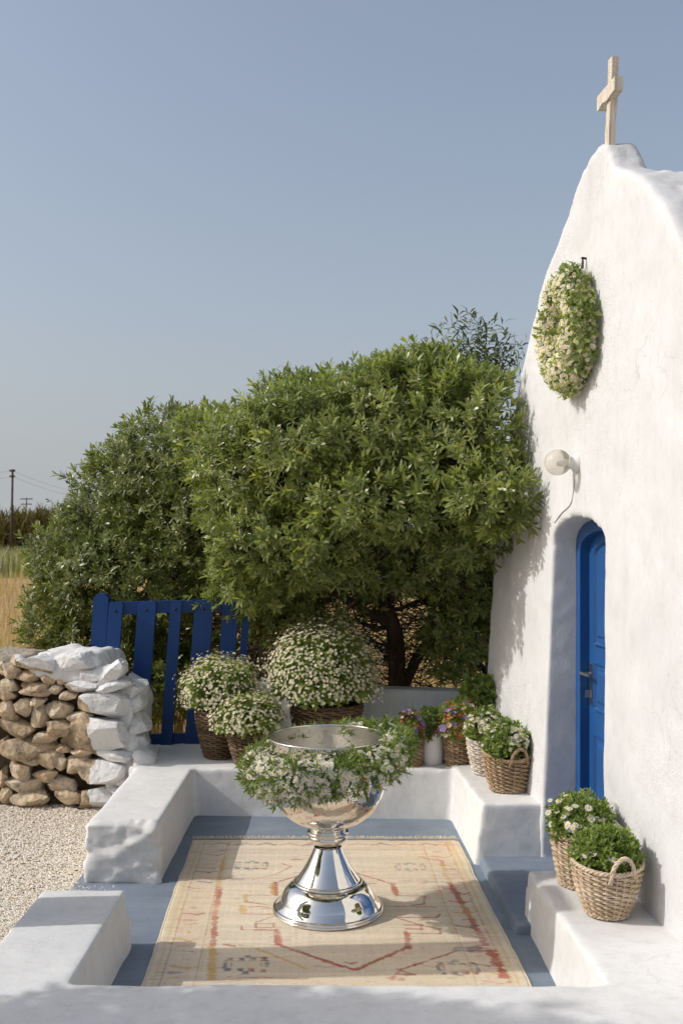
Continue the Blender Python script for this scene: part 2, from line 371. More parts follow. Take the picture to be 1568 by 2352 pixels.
def glassmat():
    m, nt, p = material('frosted_globe'); v = coords(nt)
    p.inputs['Base Color'].default_value = (0.86, 0.82, 0.74, 1); p.inputs['Roughness'].default_value = 0.12
    p.inputs['Transmission Weight'].default_value = 0.75; p.inputs['IOR'].default_value = 1.25; return m
M['globe'] = glassmat()
def chrome(name, hammered=False):
    m, nt, p = material(name); v = coords(nt, 'Object')
    p.inputs['Base Color'].default_value = (0.80, 0.775, 0.73, 1); p.inputs['Metallic'].default_value = 1; p.inputs['Roughness'].default_value = 0.035
    if hammered:
        vo = nd(nt, 'ShaderNodeTexVoronoi', Scale=55.0, feature='SMOOTH_F1', Smoothness=0.6); nt.links.new(v, vo.inputs['Vector'])
        bump(nt, p, [(vo.outputs['Distance'], 0.13, 0.006), (noise(nt, v, 18, 2), 0.25, 0.006)], 1)
        p.inputs['Roughness'].default_value = 0.05
    else:
        bump(nt, p, [(noise(nt, v, 7, 2), 0.03, 0.01)], 1)
    return m
M['chrome_in'] = chrome('brushed_silver', True); M['chrome_in'].node_tree.nodes['Principled BSDF'].inputs['Roughness'].default_value = 0.24
M['chrome'] = chrome('polished_silver'); M['chrome_h'] = chrome('hammered_silver', True)

# ------------------------------------------------------------------ ground
def sheet(name, x0, x1, y0, y1, z, m, nx=1, ny=1, amp=0, kind='structure'):
    gx, gy = np.meshgrid(np.linspace(x0, x1, nx+1), np.linspace(y0, y1, ny+1))
    V = np.stack([gx.ravel(), gy.ravel(), np.full(gx.size, z)], -1)
    if amp: V[:, 2] += amp*vnoise(V, 3.0)+amp*0.5*vnoise(V, 11.0)
    i = np.arange((nx+1)*(ny+1)).reshape(ny+1, nx+1)
    F = np.stack([i[:-1, :-1], i[:-1, 1:], i[1:, 1:], i[1:, :-1]], -1).reshape(-1, 4)
    return tag(mk(name, V, F, m), kind=kind)
tag(sheet('field', -2500, 2500, -400, 4000, -0.02, M['field']), 'dry golden field reaching to the horizon', 'field')
tag(sheet('gravel_ground', -9, 9, -6, 8.0, -0.004, M['gravel_bed'], 110, 90, 0.004), 'pale gravel yard around the courtyard', 'gravel yard')
tag(sheet('courtyard_floor', -1.5, 1.75, 3.2, 7.2, 0.006, M['floor'], 90, 110, 0.0012), 'blue-grey painted courtyard floor', 'floor')
def pebbles():
    ico = np.array([(0,0,1),(0.9,0,0.2),(0.28,0.85,0.15),(-0.73,0.53,0.2),(-0.73,-0.53,0.1),(0.28,-0.85,0.2),(0,0,-0.6)])
    Ft = np.array([(0,1,2),(0,2,3),(0,3,4),(0,4,5),(0,5,1)])
    n = 26000
    D = 4.6+ (7.25-4.6)*rng.random(n)
    X = -1.4 - (D*0.345-1.38+0.15)*rng.random(n)
    keep = ~((X > -1.5) & (D > 5.6)) & ~((X > -1.45) & (D < 4.8))
    X, D = X[keep], D[keep]
    X2 = -1.52+0.25*rng.random(1500); D2 = 4.7+0.95*rng.random(1500); X = np.r_[X, X2]; D = np.r_[D, D2]; n = len(X)
    a = rng.random(n)*6.283; s = 0.0045+0.006*rng.random(n)**2
    sx = s*(0.8+0.7*rng.random(n)); sz = s*(0.5+0.3*rng.random(n))
    V = np.empty((n, 7, 3)); ca, sa = np.cos(a)[:, None], np.sin(a)[:, None]
    lx = ico[None, :, 0]*sx[:, None]; ly = ico[None, :, 1]*s[:, None]
    V[..., 0] = X[:, None]+lx*ca-ly*sa; V[..., 1] = D[:, None]+lx*sa+ly*ca; V[..., 2] = ico[None, :, 2]*sz[:, None]+0.002
    F = (Ft[None]+(np.arange(n)*7)[:, None, None]).reshape(-1, 3)
    o = mk('gravel', V.reshape(-1, 3), F, M['pebble'], smooth=False)
    tag(o, 'loose cream gravel in front of the dry stone wall', 'gravel', kind='stuff')
pebbles()

# ------------------------------------------------------------------ plastered low walls
def plaster(name, parts, voxel, label, cat, sm=3, amp=0.006, mat_='white', lump=None):
    V, N, F = remeshed(*join(*parts), voxel, sm)
    d = amp*vnoise(V, 3.1)+amp*0.6*vnoise(V, 9.0, 3.3)+amp*0.22*vnoise(V, 28.0, 9.1)
    if lump is not None: d = d+lump(V)
    V = V+N*d[:, None]
    return tag(mk(name, V, F, M[mat_]), label, cat)
ZB = -0.06
def bat(x0, x1, y0, y1, z, b=(0, 0, 0, 0)):    # block whose foot spreads by b = (left, right, near, far)
    return hexa([(x0-b[0], y0-b[2], ZB), (x1+b[1], y0-b[2], ZB), (x1+b[1], y1+b[3], ZB), (x0-b[0], y1+b[3], ZB)],
                [(x0, y0, z), (x1, y0, z), (x1, y1, z), (x0, y1, z)])
def lump_front(V):                     # knobbly plaster toe of the left pier
    return 0.02*np.clip(vnoise(V, 6.0, 5.5), 0, 1)*(V[:, 0] < -0.9)*(V[:, 2] < 0.16)
plaster('front_wall', [bat(-1.43, 1.55, 2.5, 3.77, 0.28, (0, 0, 0.02, 0.02)),
                       bat(-1.43, -1.035, 3.6, 4.775, 0.278, (0.01, 0.035, 0, 0.01)),
                       hexa([(0.925, 3.6, ZB), (1.6, 3.6, ZB), (1.6, 5.06, ZB), (0.915, 5.06, ZB)],
                            [(1.012, 3.6, 0.28), (1.6, 3.6, 0.28), (1.6, 5.045, 0.28), (0.94, 5.045, 0.28)])],
        0.017, 'low white plastered wall in the foreground, joining a left pier and the right bench', 'low wall', 2, 0.004, lump=lump_front)
def lump_back(V):                      # broken, re-plastered near end of the left arm
    m = (V[:, 1] < 5.70) & (V[:, 0] < -0.95)
    q = np.clip(vnoise(V*np.array([1, 1, 1.7]), 9.0, 2.2), -0.2, 1)
    q2 = np.abs(vnoise(V*np.array([1, 1, 2.2]), 17.0, 8.2))
    return m*(0.034*q+0.016*q2-0.008)
plaster('back_bench', [bat(-1.45, -1.045, 5.64, 7.3, 0.333, (0.01, 0.02, 0.01, 0)),
                       hexa([(-1.5, 7.0, ZB), (1.3, 6.84, ZB), (1.3, 7.85, ZB), (-1.5, 7.95, ZB)],
                            [(-1.5, 7.02, 0.33), (1.3, 6.87, 0.345), (1.3, 7.85, 0.345), (-1.5, 7.95, 0.33)]),
                       hexa([(0.785, 5.93, ZB), (1.6, 5.93, ZB), (1.6, 7.2, ZB), (0.74, 7.0, ZB)],
                            [(0.84, 5.96, 0.362), (1.6, 5.96, 0.362), (1.6, 7.2, 0.362), (0.775, 7.0, 0.362)])],
        0.017, 'white plastered bench along the back of the courtyard with arms at both sides', 'bench', 2, 0.004, lump=lump_back)
plaster('parapet_wall', [hexa([(-0.72, 7.80, 0.0), (1.3, 7.70, 0.0), (1.3, 7.92, 0.0), (-0.72, 8.02, 0.0)],
                              [(-0.72, 7.82, 0.795), (1.3, 7.72, 0.745), (1.3, 7.90, 0.745), (-0.72, 8.0, 0.795)])],
        0.016, 'white parapet behind the flower baskets, under the tree', 'wall', 3, 0.006)
step = plaster('door_step', [hexa([(0.84, 4.9, ZB), (1.7, 4.9, ZB), (1.7, 6.1, ZB), (0.80, 6.1, ZB)],
                                  [(0.865, 4.9, 0.055), (1.7, 4.9, 0.055), (1.7, 6.1, 0.055), (0.83, 6.1, 0.055)])],
               0.012, 'blue-grey painted step in front of the blue door', 'step', 2, 0.002, 'floor')
tag(plaster('bounce_terrace', [bat(-1.40, 4.6, -6.0, 2.75, 0.270)], 0.11, None, None, 2, 0.004), kind='structure')  # unseen white terrace behind the camera, added to bounce sunlight onto shaded faces
# gate pillar just outside the left edge of the picture: its shade bars the rug
plaster('pillar', [bat(-2.36, -2.02, 4.27, 4.60, 2.62)], 0.03, 'square white plastered pillar standing in the gravel to the left', 'pillar', 3, 0.005)

# ------------------------------------------------------------------ chapel
FA, FB = 1.847, 0.10                    # facade line  X = FA - FB*t
def fac(t, z, dep=0.0):
    return np.array([FA-FB*t+dep*0.995, t+dep*0.0995, z])
def facpx(x, y):
    t = FA/((x-PX0)/FPX+FB); return t, CAM_H-(y-PY0)/FPX*t
def batter(z): return -0.075*max(0.0, 1-z/1.9)
prof = [(7.39, -0.1), (7.38, 0.9)]+[facpx(*p) for p in ((1136, 1240), (1152, 1110), (1172, 990), (1197, 847), (1231, 702), (1254, 614), (1270, 576), (1300, 492), (1315, 439), (1336, 389), (1358, 350), (1373, 328), (1390, 328))]
right = [facpx(*p) for p in ((1408, 384), (1440, 390), (1464, 401), (1490, 428), (1517, 465), (1542, 510), (1567, 563))]+[(3.85, 2.72), (3.62, 2.15), (3.45, 1.5), (3.37, 0.9), (3.36, -0.1)]
gable = prof+right
def zcap(p, zmax): return [(t, min(z, zmax)) for t, z in p]
vault = [(t, min(z, 3.80-0.10*abs(t-5.0)**2)) for t, z in gable]
def extr(poly, d0, d1):
    n = len(poly)
    V = [fac(t, z, d0) for t, z in poly]+[fac(t, z, d1) for t, z in poly]
    F = [tuple(range(n)), tuple(range(n, 2*n))[::-1]]+[(i, n+i, n+(i+1) % n, (i+1) % n) for i in range(n)]
    return np.array(V), F
T0, T1, ZS, ZA = 5.085, 5.93, 1.93, 2.075
arch = [(T1, 0.02), (T1, ZS)]+[((T0+T1)/2+(T1-T0)/2*math.cos(a), ZS+(ZA-ZS)*math.sin(a)) for a in np.linspace(0.15, math.pi-0.15, 15)]+[(T0, ZS), (T0, 0.02)]
def solid_of(poly, d0, d1):
    V, F = extr(poly, d0, d1); return V, F
bm_parts = join(solid_of(vault, 0.002, 2.5), solid_of(gable, 0.0, 0.18))
cutter = solid_of(arch, -0.3, 0.42)
# remesh the union first, then cut the doorway out of it
V, N, F = remeshed(bm_parts[0], bm_parts[1], 0.022, 0)
V, N, F = remeshed(V, F, 0.023, 1, cut=cutter)
dep = (V[:, 0]-(FA-FB*V[:, 1]))*0.995
V[:, 0] += -0.075*np.interp(V[:, 1], [5.1, 5.9], [0.2, 1.0])*np.clip(1-V[:, 2]/1.9, 0, 1)*np.clip(1-dep/1.2, 0, 1)
roofm = np.clip((dep-0.05)/0.1, 0, 1)*np.clip((V[:, 2]-2.0), 0, 1)
V = V+N*(0.006*vnoise(V, 2.2)+0.0045*vnoise(V, 7.0, 2.0)+0.0016*vnoise(V, 24.0, 7.0)+roofm*0.010*vnoise(V, 20, 4.0))[:, None]
CH = thing('chapel', fac(5.4, 0.0, 0.0), 'small whitewashed chapel with a curved gable, blue arched door and wooden cross', 'chapel')
mk('wall', V, F, M['facade'], CH)
# door frame, leaf, panels
def frame_ring(t0, t1, zs, za, w, d0, d1, z0):
    def ring(off):
        a0, a1 = t0+off, t1-off; c, h = (a0+a1)/2, (a1-a0)/2
        return [(a1, z0), (a1, zs-off*0.4)]+[(c+h*math.cos(a), zs-off*0.4+(za-zs-off*0.6)*math.sin(a)) for a in np.linspace(0.12, math.pi-0.12, 17)]+[(a0, zs-off*0.4), (a0, z0)]
    o, i = ring(0), ring(w); n = len(o); V = []; F = []
    for d in (d0, d1): V += [fac(t, z, d) for t, z in o]+[fac(t, z, d) for t, z in i]
    for k in range(n-1):
        F += [(k, k+1, n+k+1, n+k), (2*n+k, 3*n+k, 3*n+k+1, 2*n+k+1), (k, 2*n+k, 2*n+k+1, k+1), (n+k, n+k+1, 3*n+k+1, 3*n+k)]
    return np.array(V), F
B().add(frame_ring(T0-0.05, T1+0.03, ZS+0.0, ZA+0.03, 0.105, 0.145, 0.215, 0.03)).out('door_frame', M['blue_door'], CH, smooth=False)
DOOR = link('door', None, CH) if False else None
LT0, LT1, LZ0 = T0-0.0, T1-0.078, 0.06
def leafpoly(t0, t1, z0, zs, za):
    c, h = (t0+t1)/2, (t1-t0)/2
    return [(t1, z0), (t1, zs)]+[(c+h*math.cos(a), zs+(za-zs)*math.sin(a)) for a in np.linspace(0.12, math.pi-0.12, 15)]+[(t0, zs), (t0, z0)]
b = B(); b.add(extr(leafpoly(LT0-0.02, LT1, LZ0, ZS-0.03, ZA-0.03), 0.200, 0.240))
door = b.out('door', M['blue_door'], CH, smooth=False)
PT0, PT1 = 5.17, LT1-0.105
def panel(z0, z1, arched=False):
    def pl(off):
        if arched: return leafpoly(PT0+off, PT1-off, z0+off, z1-0.09-off*0.5, z1-off)
        return [(PT1-off, z0+off), (PT1-off, z1-off), (PT0+off, z1-off), (PT0+off, z0+off)]
    o, i, j = pl(0), pl(0.022), pl(0.05); n = len(o)
    V = [fac(t, z, 0.201) for t, z in o]+[fac(t, z, 0.180) for t, z in pl(0.010)]+[fac(t, z, 0.197) for t, z in i]+[fac(t, z, 0.197) for t, z in j]+[fac(t, z, 0.186) for t, z in pl(0.065)]
    F = []
    for L in range(4):
        for k in range(n): F.append((L*n+k, L*n+(k+1) % n, (L+1)*n+(k+1) % n, (L+1)*n+k))
    F.append(tuple(4*n+k for k in range(n)))
    return np.array(V), F
for z0, z1, ar in ((1.335, 1.95, True), (0.96, 1.245, False), (0.14, 0.83, False)):
    B().add(panel(z0, z1, ar)).out('panel', M['blue_door'], door, smooth=False)
hp = B(); tH = LT1-0.045
hp.add(box(fac(tH, 1.10, 0.196), (0.005, 0.02, 0.12)))
hp.add(tube([fac(tH, 1.165, 0.195), fac(tH, 1.165, 0.135)], 0.009, 8)); hp.add(tube([fac(tH+0.012, 1.165, 0.138), fac(tH-0.06, 1.168, 0.136), fac(tH-0.115, 1.165, 0.142)], [0.010, 0.010, 0.008], 8))
hp.add(box(fac(tH, 1.045, 0.18), (0.02, 0.008, 0.022)))
hp.out('handle', M['steel'], door, smooth=False)
# cross on the gable
CX = thing('cross', (0, 0, 0), None, None); CX.parent = CH
ct = 5.095; cb_ = fac(ct, 3.93, 0.035); cb_[0] -= 0.0
CX.location = tuple(cb_-np.array(CH.location))
CX['label'] = 'weathered pale wooden cross standing on top of the gable'
ud = np.array([-FB, 1, 0])/math.hypot(FB, 1); nd_ = np.array([1, FB, 0])/math.hypot(FB, 1)
def plank(p0, p1, a, ha, hb, seg=9, seed=0):
    p0, p1 = np.array(p0), np.array(p1); ax = p1-p0; L = np.linalg.norm(ax); ax = ax/L; bvec = np.cross(ax, a); V = []; F = []
    for i in range(seg+1):
        c = p0+(p1-p0)*i/seg
        for s1, s2 in ((-1, -1), (1, -1), (1, 1), (-1, 1)):
            V.append(c+np.array(a)*s1*ha+bvec*s2*hb)
    V = np.array(V); V += 0.0045*np.stack([vnoise(V, 19, seed+k*7) for k in range(3)], -1)
    for i in range(seg):
        for k in range(4): F.append((4*i+k, 4*i+(k+1) % 4, 4*i+4+(k+1) % 4, 4*i+4+k))
    F += [(3, 2, 1, 0), tuple(4*seg+k for k in range(4))]; return V, F
top = cb_+np.array([0.022, 0, 0.488]); mid = cb_+np.array([0.014, 0, 0.307])
B().add(plank(cb_, top, ud, 0.028, 0.018, 12, 1)).out('upright', M['wood_cross'], CX, smooth=False)
ad_ = ud*0.125+np.array([0, 0, 0.0])
B().add(plank(mid-nd_*0.012-ad_, mid-nd_*0.012+ad_, np.array([0, 0, 1.0]), 0.035, 0.024, 9, 2)).out('crossbar', M['wood_cross'], CX, smooth=False)
# conduit from the lamp to the door arch
def wallpt(x, y, off=0.0):
    t, z = facpx(x, y); p = fac(t, z, batter(z)-off); return p

# ------------------------------------------------------------------ wall lamp
lt, lz = facpx(1326, 1064)
LP = thing('wall_lamp', fac(lt, lz, -0.0), 'clear round glass globe lamp with white bracket above the blue door', 'lamp')
gc = fac(lt+0.01, lz+0.005, -0.108)
sv = [(0.072*math.sin(a), 0.072*-math.cos(a)) for a in np.linspace(0.12, math.pi, 18)]
Vg, Fg = lathe(sv, 28); Rm = np.array(Vector(-nd_).to_track_quat('Z', 'Y').to_matrix())
sv2 = [(r, -z) for r, z in sv]
Vg = lathe([(r, z) for r, z in sv], 28)[0] @ Rm.T + gc
mk('globe', Vg, Fg, M['globe'], LP)
bl = B(); bl.add((lathe([(0.0, -0.015), (0.055, -0.015), (0.055, 0.016), (0.035, 0.03), (0.032, 0.06), (0.0, 0.062)], 20)[0] @ Rm.T + fac(lt, lz, 0.0), lathe([(0, 0)]*6, 20)[1]))
bl.out('bracket', M['liner'], LP)
bb = (lathe([(0.0, 0.0), (0.012, 0.005), (0.02, 0.03), (0.014, 0.05), (0.0, 0.055)], 12)[0] @ Rm.T + fac(lt+0.01, lz+0.005, -0.06), lathe([(0, 0)]*5, 12)[1])
B().add(bb).out('bulb', M['foam'], LP)
cp = smoothpath([wallpt(1322, 1085, 0.006), wallpt(1317, 1130, 0.002), wallpt(1310, 1158, 0.002), wallpt(1290, 1178, 0.002), wallpt(1274, 1200, 0.001)], 24)
B().add(tube(cp, 0.0055, 8)).out('cable', M['facade'], LP)

# ------------------------------------------------------------------ dry stone wall
_bm = bmesh.new(); bmesh.ops.create_icosphere(_bm, subdivisions=3, radius=1.0)
ICO_V = np.array([v.co[:] for v in _bm.verts]); ICO_F = np.array([[v.index for v in f.verts] for f in _bm.faces]); _bm.free()
def stone_shape(seed, flat=15):
    r_ = np.random.default_rng(seed); V = ICO_V.copy()
    V = np.sign(V)*np.abs(V)**0.72; V /= np.abs(V).max(0)
    for _ in range(flat):
        n = r_.normal(size=3); n /= np.linalg.norm(n); d = 0.60+0.27*r_.random()
        ex = V@n-d; V = V-np.where(ex > 0, ex, 0)[:, None]*n*0.97
    V = V*(1+0.04*vnoise(V, 1.7, seed*1.37)+0.05*vnoise(V, 3.6, seed*2.1)-0.05*np.abs(vnoise(V, 6.5, seed*0.7))+0.014*vnoise(V, 14.0, seed*0.3))[:, None]
    return V/np.abs(V).max(0)
SW = thing('stone_wall', (-2.6, 7.45, 0), 'dry stone wall whose right end is thickly whitewashed', 'stone wall')
DW = 7.17
# (cx, cy, w, h, turn) measured on a 2.24x enlargement of the wall
ST = [(200,320,215,95,2),(85,275,150,120,0),(15,250,80,110,0),(375,340,130,100,-10),(475,320,120,120,10),(60,390,150,120,0),(55,475,160,80,2),
 (270,400,260,75,2),(280,435,330,75,0),(425,425,120,80,0),(510,475,160,85,5),(40,580,140,175,0),(180,570,160,150,0),(285,510,120,85,-5),(312,640,140,215,-4),
 (465,585,260,150,8),(610,640,210,85,3),(440,715,220,140,0),(585,690,100,60,0),(130,720,310,165,-4),(330,800,240,100,14),(15,850,90,110,0),
 (200,890,410,200,-8),(370,965,230,150,-14),(620,908,215,70,4),(590,1000,230,160,-6),(462,1010,110,120,-20),(150,1050,215,140,-14),(335,1090,215,105,0),
 (12,1110,90,170,0),(190,1170,310,150,-4),(460,1150,260,150,-14),(30,1255,120,140,0),(245,1272,330,120,-3),(515,1258,240,135,-22),(480,880,150,60,0),(90,640,120,60,0),(240,980,120,60,0),
 # whitewashed
 (300,225,420,150,2),(140,205,150,100,0),(560,215,430,150,6),(730,318,330,140,14),(850,300,350,140,30),(640,395,330,115,6),(890,385,300,100,6),(790,535,430,205,3),(960,450,200,130,20),
 (1030,425,170,160,0),(1030,540,190,190,0),(725,765,590,265,4),(1050,695,185,190,0),(980,690,200,220,0),(885,935,340,85,-2),(1050,850,180,210,0),(940,860,220,120,0),
 (800,1085,430,205,-3),(930,1140,170,90,-8),(740,1275,350,165,2),(895,1210,130,70,0),(1050,975,170,130,0),(1010,1070,160,140,0),(960,1010,220,90,0),(980,790,200,110,0),(960,590,210,80,0)]
def paint_line(y): return np.interp(y, [140, 215, 300, 360, 450, 520, 600, 700, 760, 930, 1000, 1080, 1200, 1350], [95, 150, 500, 490, 590, 690, 740, 680, 680, 760, 720, 690, 680, 720])
def lay_stone(cx, cy, w, h, turn, seed, extra=0.0):
    px, py = cx/2.24/1.5064, (2200+cy/2.24)/1.5064
    end = cx > 930
    dd = 6.84/(1+0.165*(px-784)/2287)+0.02*math.sin(seed*5.1)+(0.14 if end else 0.0)+extra
    c = at(px, py, dd); k = dd/FPX/(2.24*1.5064)
    hw, hh = w*k/2*1.08, h*k/2*1.10; hd = min(max(hw*0.7, 0.07), 0.16)+(0.06 if end else 0)
    r_ = np.random.default_rng(seed)
    Vs = stone_shape(seed)*np.array([hw, hd, hh]); a = R(-turn)
    Rm_ = np.array([[math.cos(a), 0, math.sin(a)], [0, 1, 0], [-math.sin(a), 0, math.cos(a)]])
    rz = R(r_.uniform(-12, 12)-9.4); Rz = np.array([[math.cos(rz), -math.sin(rz), 0], [math.sin(rz), math.cos(rz), 0], [0, 0, 1]])
    Vs = Vs@(Rm_@Rz).T; Vw = Vs+c+np.array([0, hd*0.55, 0]); Vw[:, 2] = np.maximum(Vw[:, 2], -0.02)
    o = link('stone', mesh('stone', Vw-(c+np.array([0, hd*0.55, 0])), ICO_F, M['stone'], None, False), SW, (c+np.array([0, hd*0.55, 0]))-wloc(SW))
    cyv = ((PY0-(Vw[:, 2]-CAM_H)*FPX/dd)*1.5064-2200)*2.24; cxv = (PX0+Vw[:, 0]*FPX/dd)*1.5064*2.24
    pv = np.clip(0.5+(cxv-paint_line(cyv))/110, 0, 1.2).astype(np.float32)
    at_ = o.data.attributes.new('paint', 'FLOAT', 'POINT'); at_.data.foreach_set('value', pv)
    return o
for i, s in enumerate(ST): lay_stone(*s, 11+i)
# the wall goes on to the left, and its back and top are stones too
sr = random.Random(5)
for row in range(7):
    x = -60
    while x > -1500:
        w = sr.uniform(150, 330); lay_stone(x-w/2, 230+row*165+sr.uniform(-15, 15), w, 170, sr.uniform(-8, 8), 300+int(-x)+row*17); x -= w
core = remeshed(*join(hexa([(-4.2, 7.58, -0.05), (-1.52, 7.24, -0.05), (-1.42, 7.70, -0.05), (-4.2, 8.05, -0.05)], [(-4.2, 7.6, 1.05), (-1.72, 7.27, 1.02), (-1.62, 7.68, 0.95), (-4.2, 8.0, 1.05)])), 0.03, 2)
co = mk('core', core[0]+core[1]*(0.03*vnoise(core[0], 6))[:, None], core[2], M['wall_core'], SW)
# ragged cement capping and white plaster coat around the end
cap = remeshed(*join(hexa([(-4.2, 7.5, 1.02), (-2.28, 7.22, 1.02), (-2.28, 7.76, 1.02), (-4.2, 8.05, 1.02)], [(-4.2, 7.55, 1.10), (-2.28, 7.25, 1.09), (-2.28, 7.72, 1.09), (-4.2, 8.0, 1.10)])), 0.025, 2)
M['cement'] = simple('old_cement', (0.30, 0.26, 0.20), (0.42, 0.37, 0.30), 18, 0.95, 0.1, [(30, 0.9, 0.02)])
mk('capping', cap[0]+cap[1]*(0.02*vnoise(cap[0], 9)+0.012*vnoise(cap[0], 25))[:, None], cap[2], M['cement'], SW)
coat = remeshed(*join(hexa([(-2.26, 7.22, 0.98), (-1.62, 7.16, 0.80), (-1.55, 7.74, 0.80), (-2.26, 7.74, 0.98)], [(-2.22, 7.25, 1.125), (-1.80, 7.20, 1.105), (-1.72, 7.7, 1.08), (-2.22, 7.7, 1.11)]),
                      hexa([(-1.68, 7.17, -0.05), (-1.44, 7.17, -0.05), (-1.42, 7.74, -0.05), (-1.66, 7.74, -0.05)], [(-1.74, 7.18, 0.95), (-1.52, 7.20, 0.78), (-1.48, 7.70, 0.78), (-1.72, 7.72, 1.0)]),
                      hexa([(-1.5, 7.0, -0.05), (-1.3, 7.05, -0.05), (-1.3, 7.6, -0.05), (-1.5, 7.6, -0.05)], [(-1.46, 7.1, 0.40), (-1.36, 7.14, 0.37), (-1.36, 7.55, 0.37), (-1.46, 7.5, 0.42)])), 0.018, 3)
Vc, Nc = coat[0], coat[1]
dc = 0.045*vnoise(Vc*np.array([1, 1, 1.6]), 5.0, 1.0)+0.02*np.abs(vnoise(Vc, 12.0, 4.0))+0.006*vnoise(Vc, 30.0, 2.0)
mk('plaster_coat', Vc+Nc*dc[:, None], coat[2], M['white'], SW)

# ------------------------------------------------------------------ blue gate
GT = thing('picket_gate', (-1.3, 7.8, 0.3), 'leaning dark blue wooden picket gate behind the stone wall', 'gate')
def board(x0, x1, ytop, ybot, D, th, lean, name, holes=True, rounded=False, yb_d=None):
    # corners given by photo pixels of the top edge, board runs down to ybot, foot shifted by lean pixels
    a, b_, c_, d_ = at(x0, ytop, D), at(x1, ytop, D), at(x1+lean, ybot, D), at(x0+lean, ybot, D)
    V = []
    ed = 0.012 if not rounded else 0.035
    topc = [a+np.array([0, 0, -ed]), a+np.array([ed, 0, 0]), b_+np.array([-ed, 0, 0]), b_+np.array([0, 0, -ed])]
    poly = [d_]+topc+[c_]
    V = [p for p in poly]+[p+np.array([0, th, 0]) for p in poly]; n = len(poly)
    F = [tuple(range(n))[::-1], tuple(range(n, 2*n))]+[(i, (i+1) % n, n+(i+1) % n, n+i) for i in range(n)]
    F = [tuple(reversed(f)) for f in F]
    o = B().add((np.array(V), F)).out(name, M['blue_gate'], GT, smooth=False)
    return o
def gd(x): return 7.72+(x-211)/360*0.16
board(214, 249, 1364, 1735, gd(230), 0.085, -20, 'post', rounded=True)
for x0, x1, yt, th in ((250, 282, 1384, 0.03), (316, 358, 1382, 0.04), (391, 417, 1380, 0.05), (447, 490, 1379, 0.04), (512, 549, 1377, 0.04), (558, 574, 1390, 0.05)):
    o = board(x0, x1, yt, 1728, gd(x0)-0.03, 0.03, -24, 'picket')
    p = at((x0+x1)/2-1, yt+20, gd(x0)-0.034)
    if x0 < 500: mk('nail', np.array(p)+lathe([(0.0, -0.003), (0.010, -0.003), (0.010, 0.003), (0.0, 0.004)], 10)[0]@np.array([[1, 0, 0], [0, 0, 1], [0, -1, 0]]).T, lathe([(0, 0)]*4, 10)[1], M['iron'], o)
for y0, y1, sh in ((1383, 1412, 0), (1690, 1716, -20)):
    a, b_ = at(250+sh, y0, gd(250)+0.005), at(576+sh, y0-7, gd(576)+0.005); c_, d_ = at(576+sh, y1-10, gd(576)+0.005), at(250+sh, y1, gd(250)+0.005)
    q = np.array([0, 0.035, 0]); V = [d_, c_, b_, a, d_+q, c_+q, b_+q, a+q]
    B().add((np.array(V), [(0,1,2,3),(7,6,5,4),(1,0,4,5),(2,1,5,6),(3,2,6,7),(0,3,7,4)])).out('rail', M['blue_gate'], GT, smooth=False)

# ------------------------------------------------------------------ plant pieces (templates made of quads)
def leaf_t(L, w, bend=0.15, fold=0.15, pos=(0, 0, 0), azim=0.0, tilt=1.0, wp=0.5):
    # two quads, bent and folded; tilt = angle away from +Z
    P = np.array([(0, 0, 0), (-w/2, wp*L, 0), (0, L, -bend*L), (w/2, wp*L, 0), (0, wp*L, -fold*w)], float)
    ct, st = math.cos(math.pi/2-tilt), math.sin(math.pi/2-tilt)
    P = P@np.array([[1, 0, 0], [0, ct, -st], [0, st, ct]]).T
    ca, sa = math.cos(azim), math.sin(azim)
    P = P@np.array([[ca, -sa, 0], [sa, ca, 0], [0, 0, 1]]).T+np.array(pos)
    return P, np.array([(0, 4, 2, 1), (0, 3, 2, 4)])
def leaf_round(L, w, bend, pos, azim, tilt):
    # two quads: narrow foot, widest beyond the middle, blunt tip, bent back
    P = np.array([(-0.06*w, 0, 0), (0.06*w, 0, 0), (0.5*w, 0.62*L, -0.25*bend*L), (-0.5*w, 0.62*L, -0.25*bend*L), (0.17*w, 0.99*L, -bend*L), (-0.17*w, 0.99*L, -bend*L)], float)
    ct, st = math.cos(math.pi/2-tilt), math.sin(math.pi/2-tilt)
    P = P@np.array([[1, 0, 0], [0, ct, -st], [0, st, ct]]).T
    ca, sa = math.cos(azim), math.sin(azim)
    P = P@np.array([[ca, -sa, 0], [sa, ca, 0], [0, 0, 1]]).T+np.array(pos)
    return P, np.array([(0, 1, 2, 3), (3, 2, 4, 5)])
def rosette_tuft(seed, n, L, w, stem):
    r_ = np.random.default_rng(seed); ts = []
    for i in range(n):
        f = i/(n-1); ts.append(leaf_round(L*(0.70+0.4*r_.random())*(0.62+0.5*math.sin(math.pi*min(1, f+0.25))), w*(0.8+0.4*r_.random()), 0.22*(0.3+r_.random()),
                               (0, 0, stem*(1-f)), i*2.4+r_.normal()*0.2, 0.40+1.30*f+r_.normal()*0.18))
    return cat_t(ts)
def cat_t(ts):
    V = []; F = []; n = 0
    for v, f in ts: V.append(v); F.append(f+n); n += len(v)
    return np.concatenate(V), np.concatenate(F)
def tuft(seed, n, L, w, stem, t0=0.35, t1=1.75, bend=0.2, wp=0.55, wild=0.2):
    r_ = np.random.default_rng(seed); ts = []
    for i in range(n):
        f = i/(n-1)
        ts.append(leaf_t(L*(0.72+0.4*r_.random())*(0.65+0.5*math.sin(math.pi*min(1, f+0.25))), w*(0.8+0.4*r_.random()), bend*(0.4+r_.random()), 0.2,
                         (0, 0, stem*(1-f)), i*2.4+r_.normal()*wild, t0+(t1-t0)*f+r_.normal()*wild, wp))
    return cat_t(ts)
TREE_T = [rosette_tuft(k, 13, 0.064, 0.0185, 0.052) for k in range(6)]
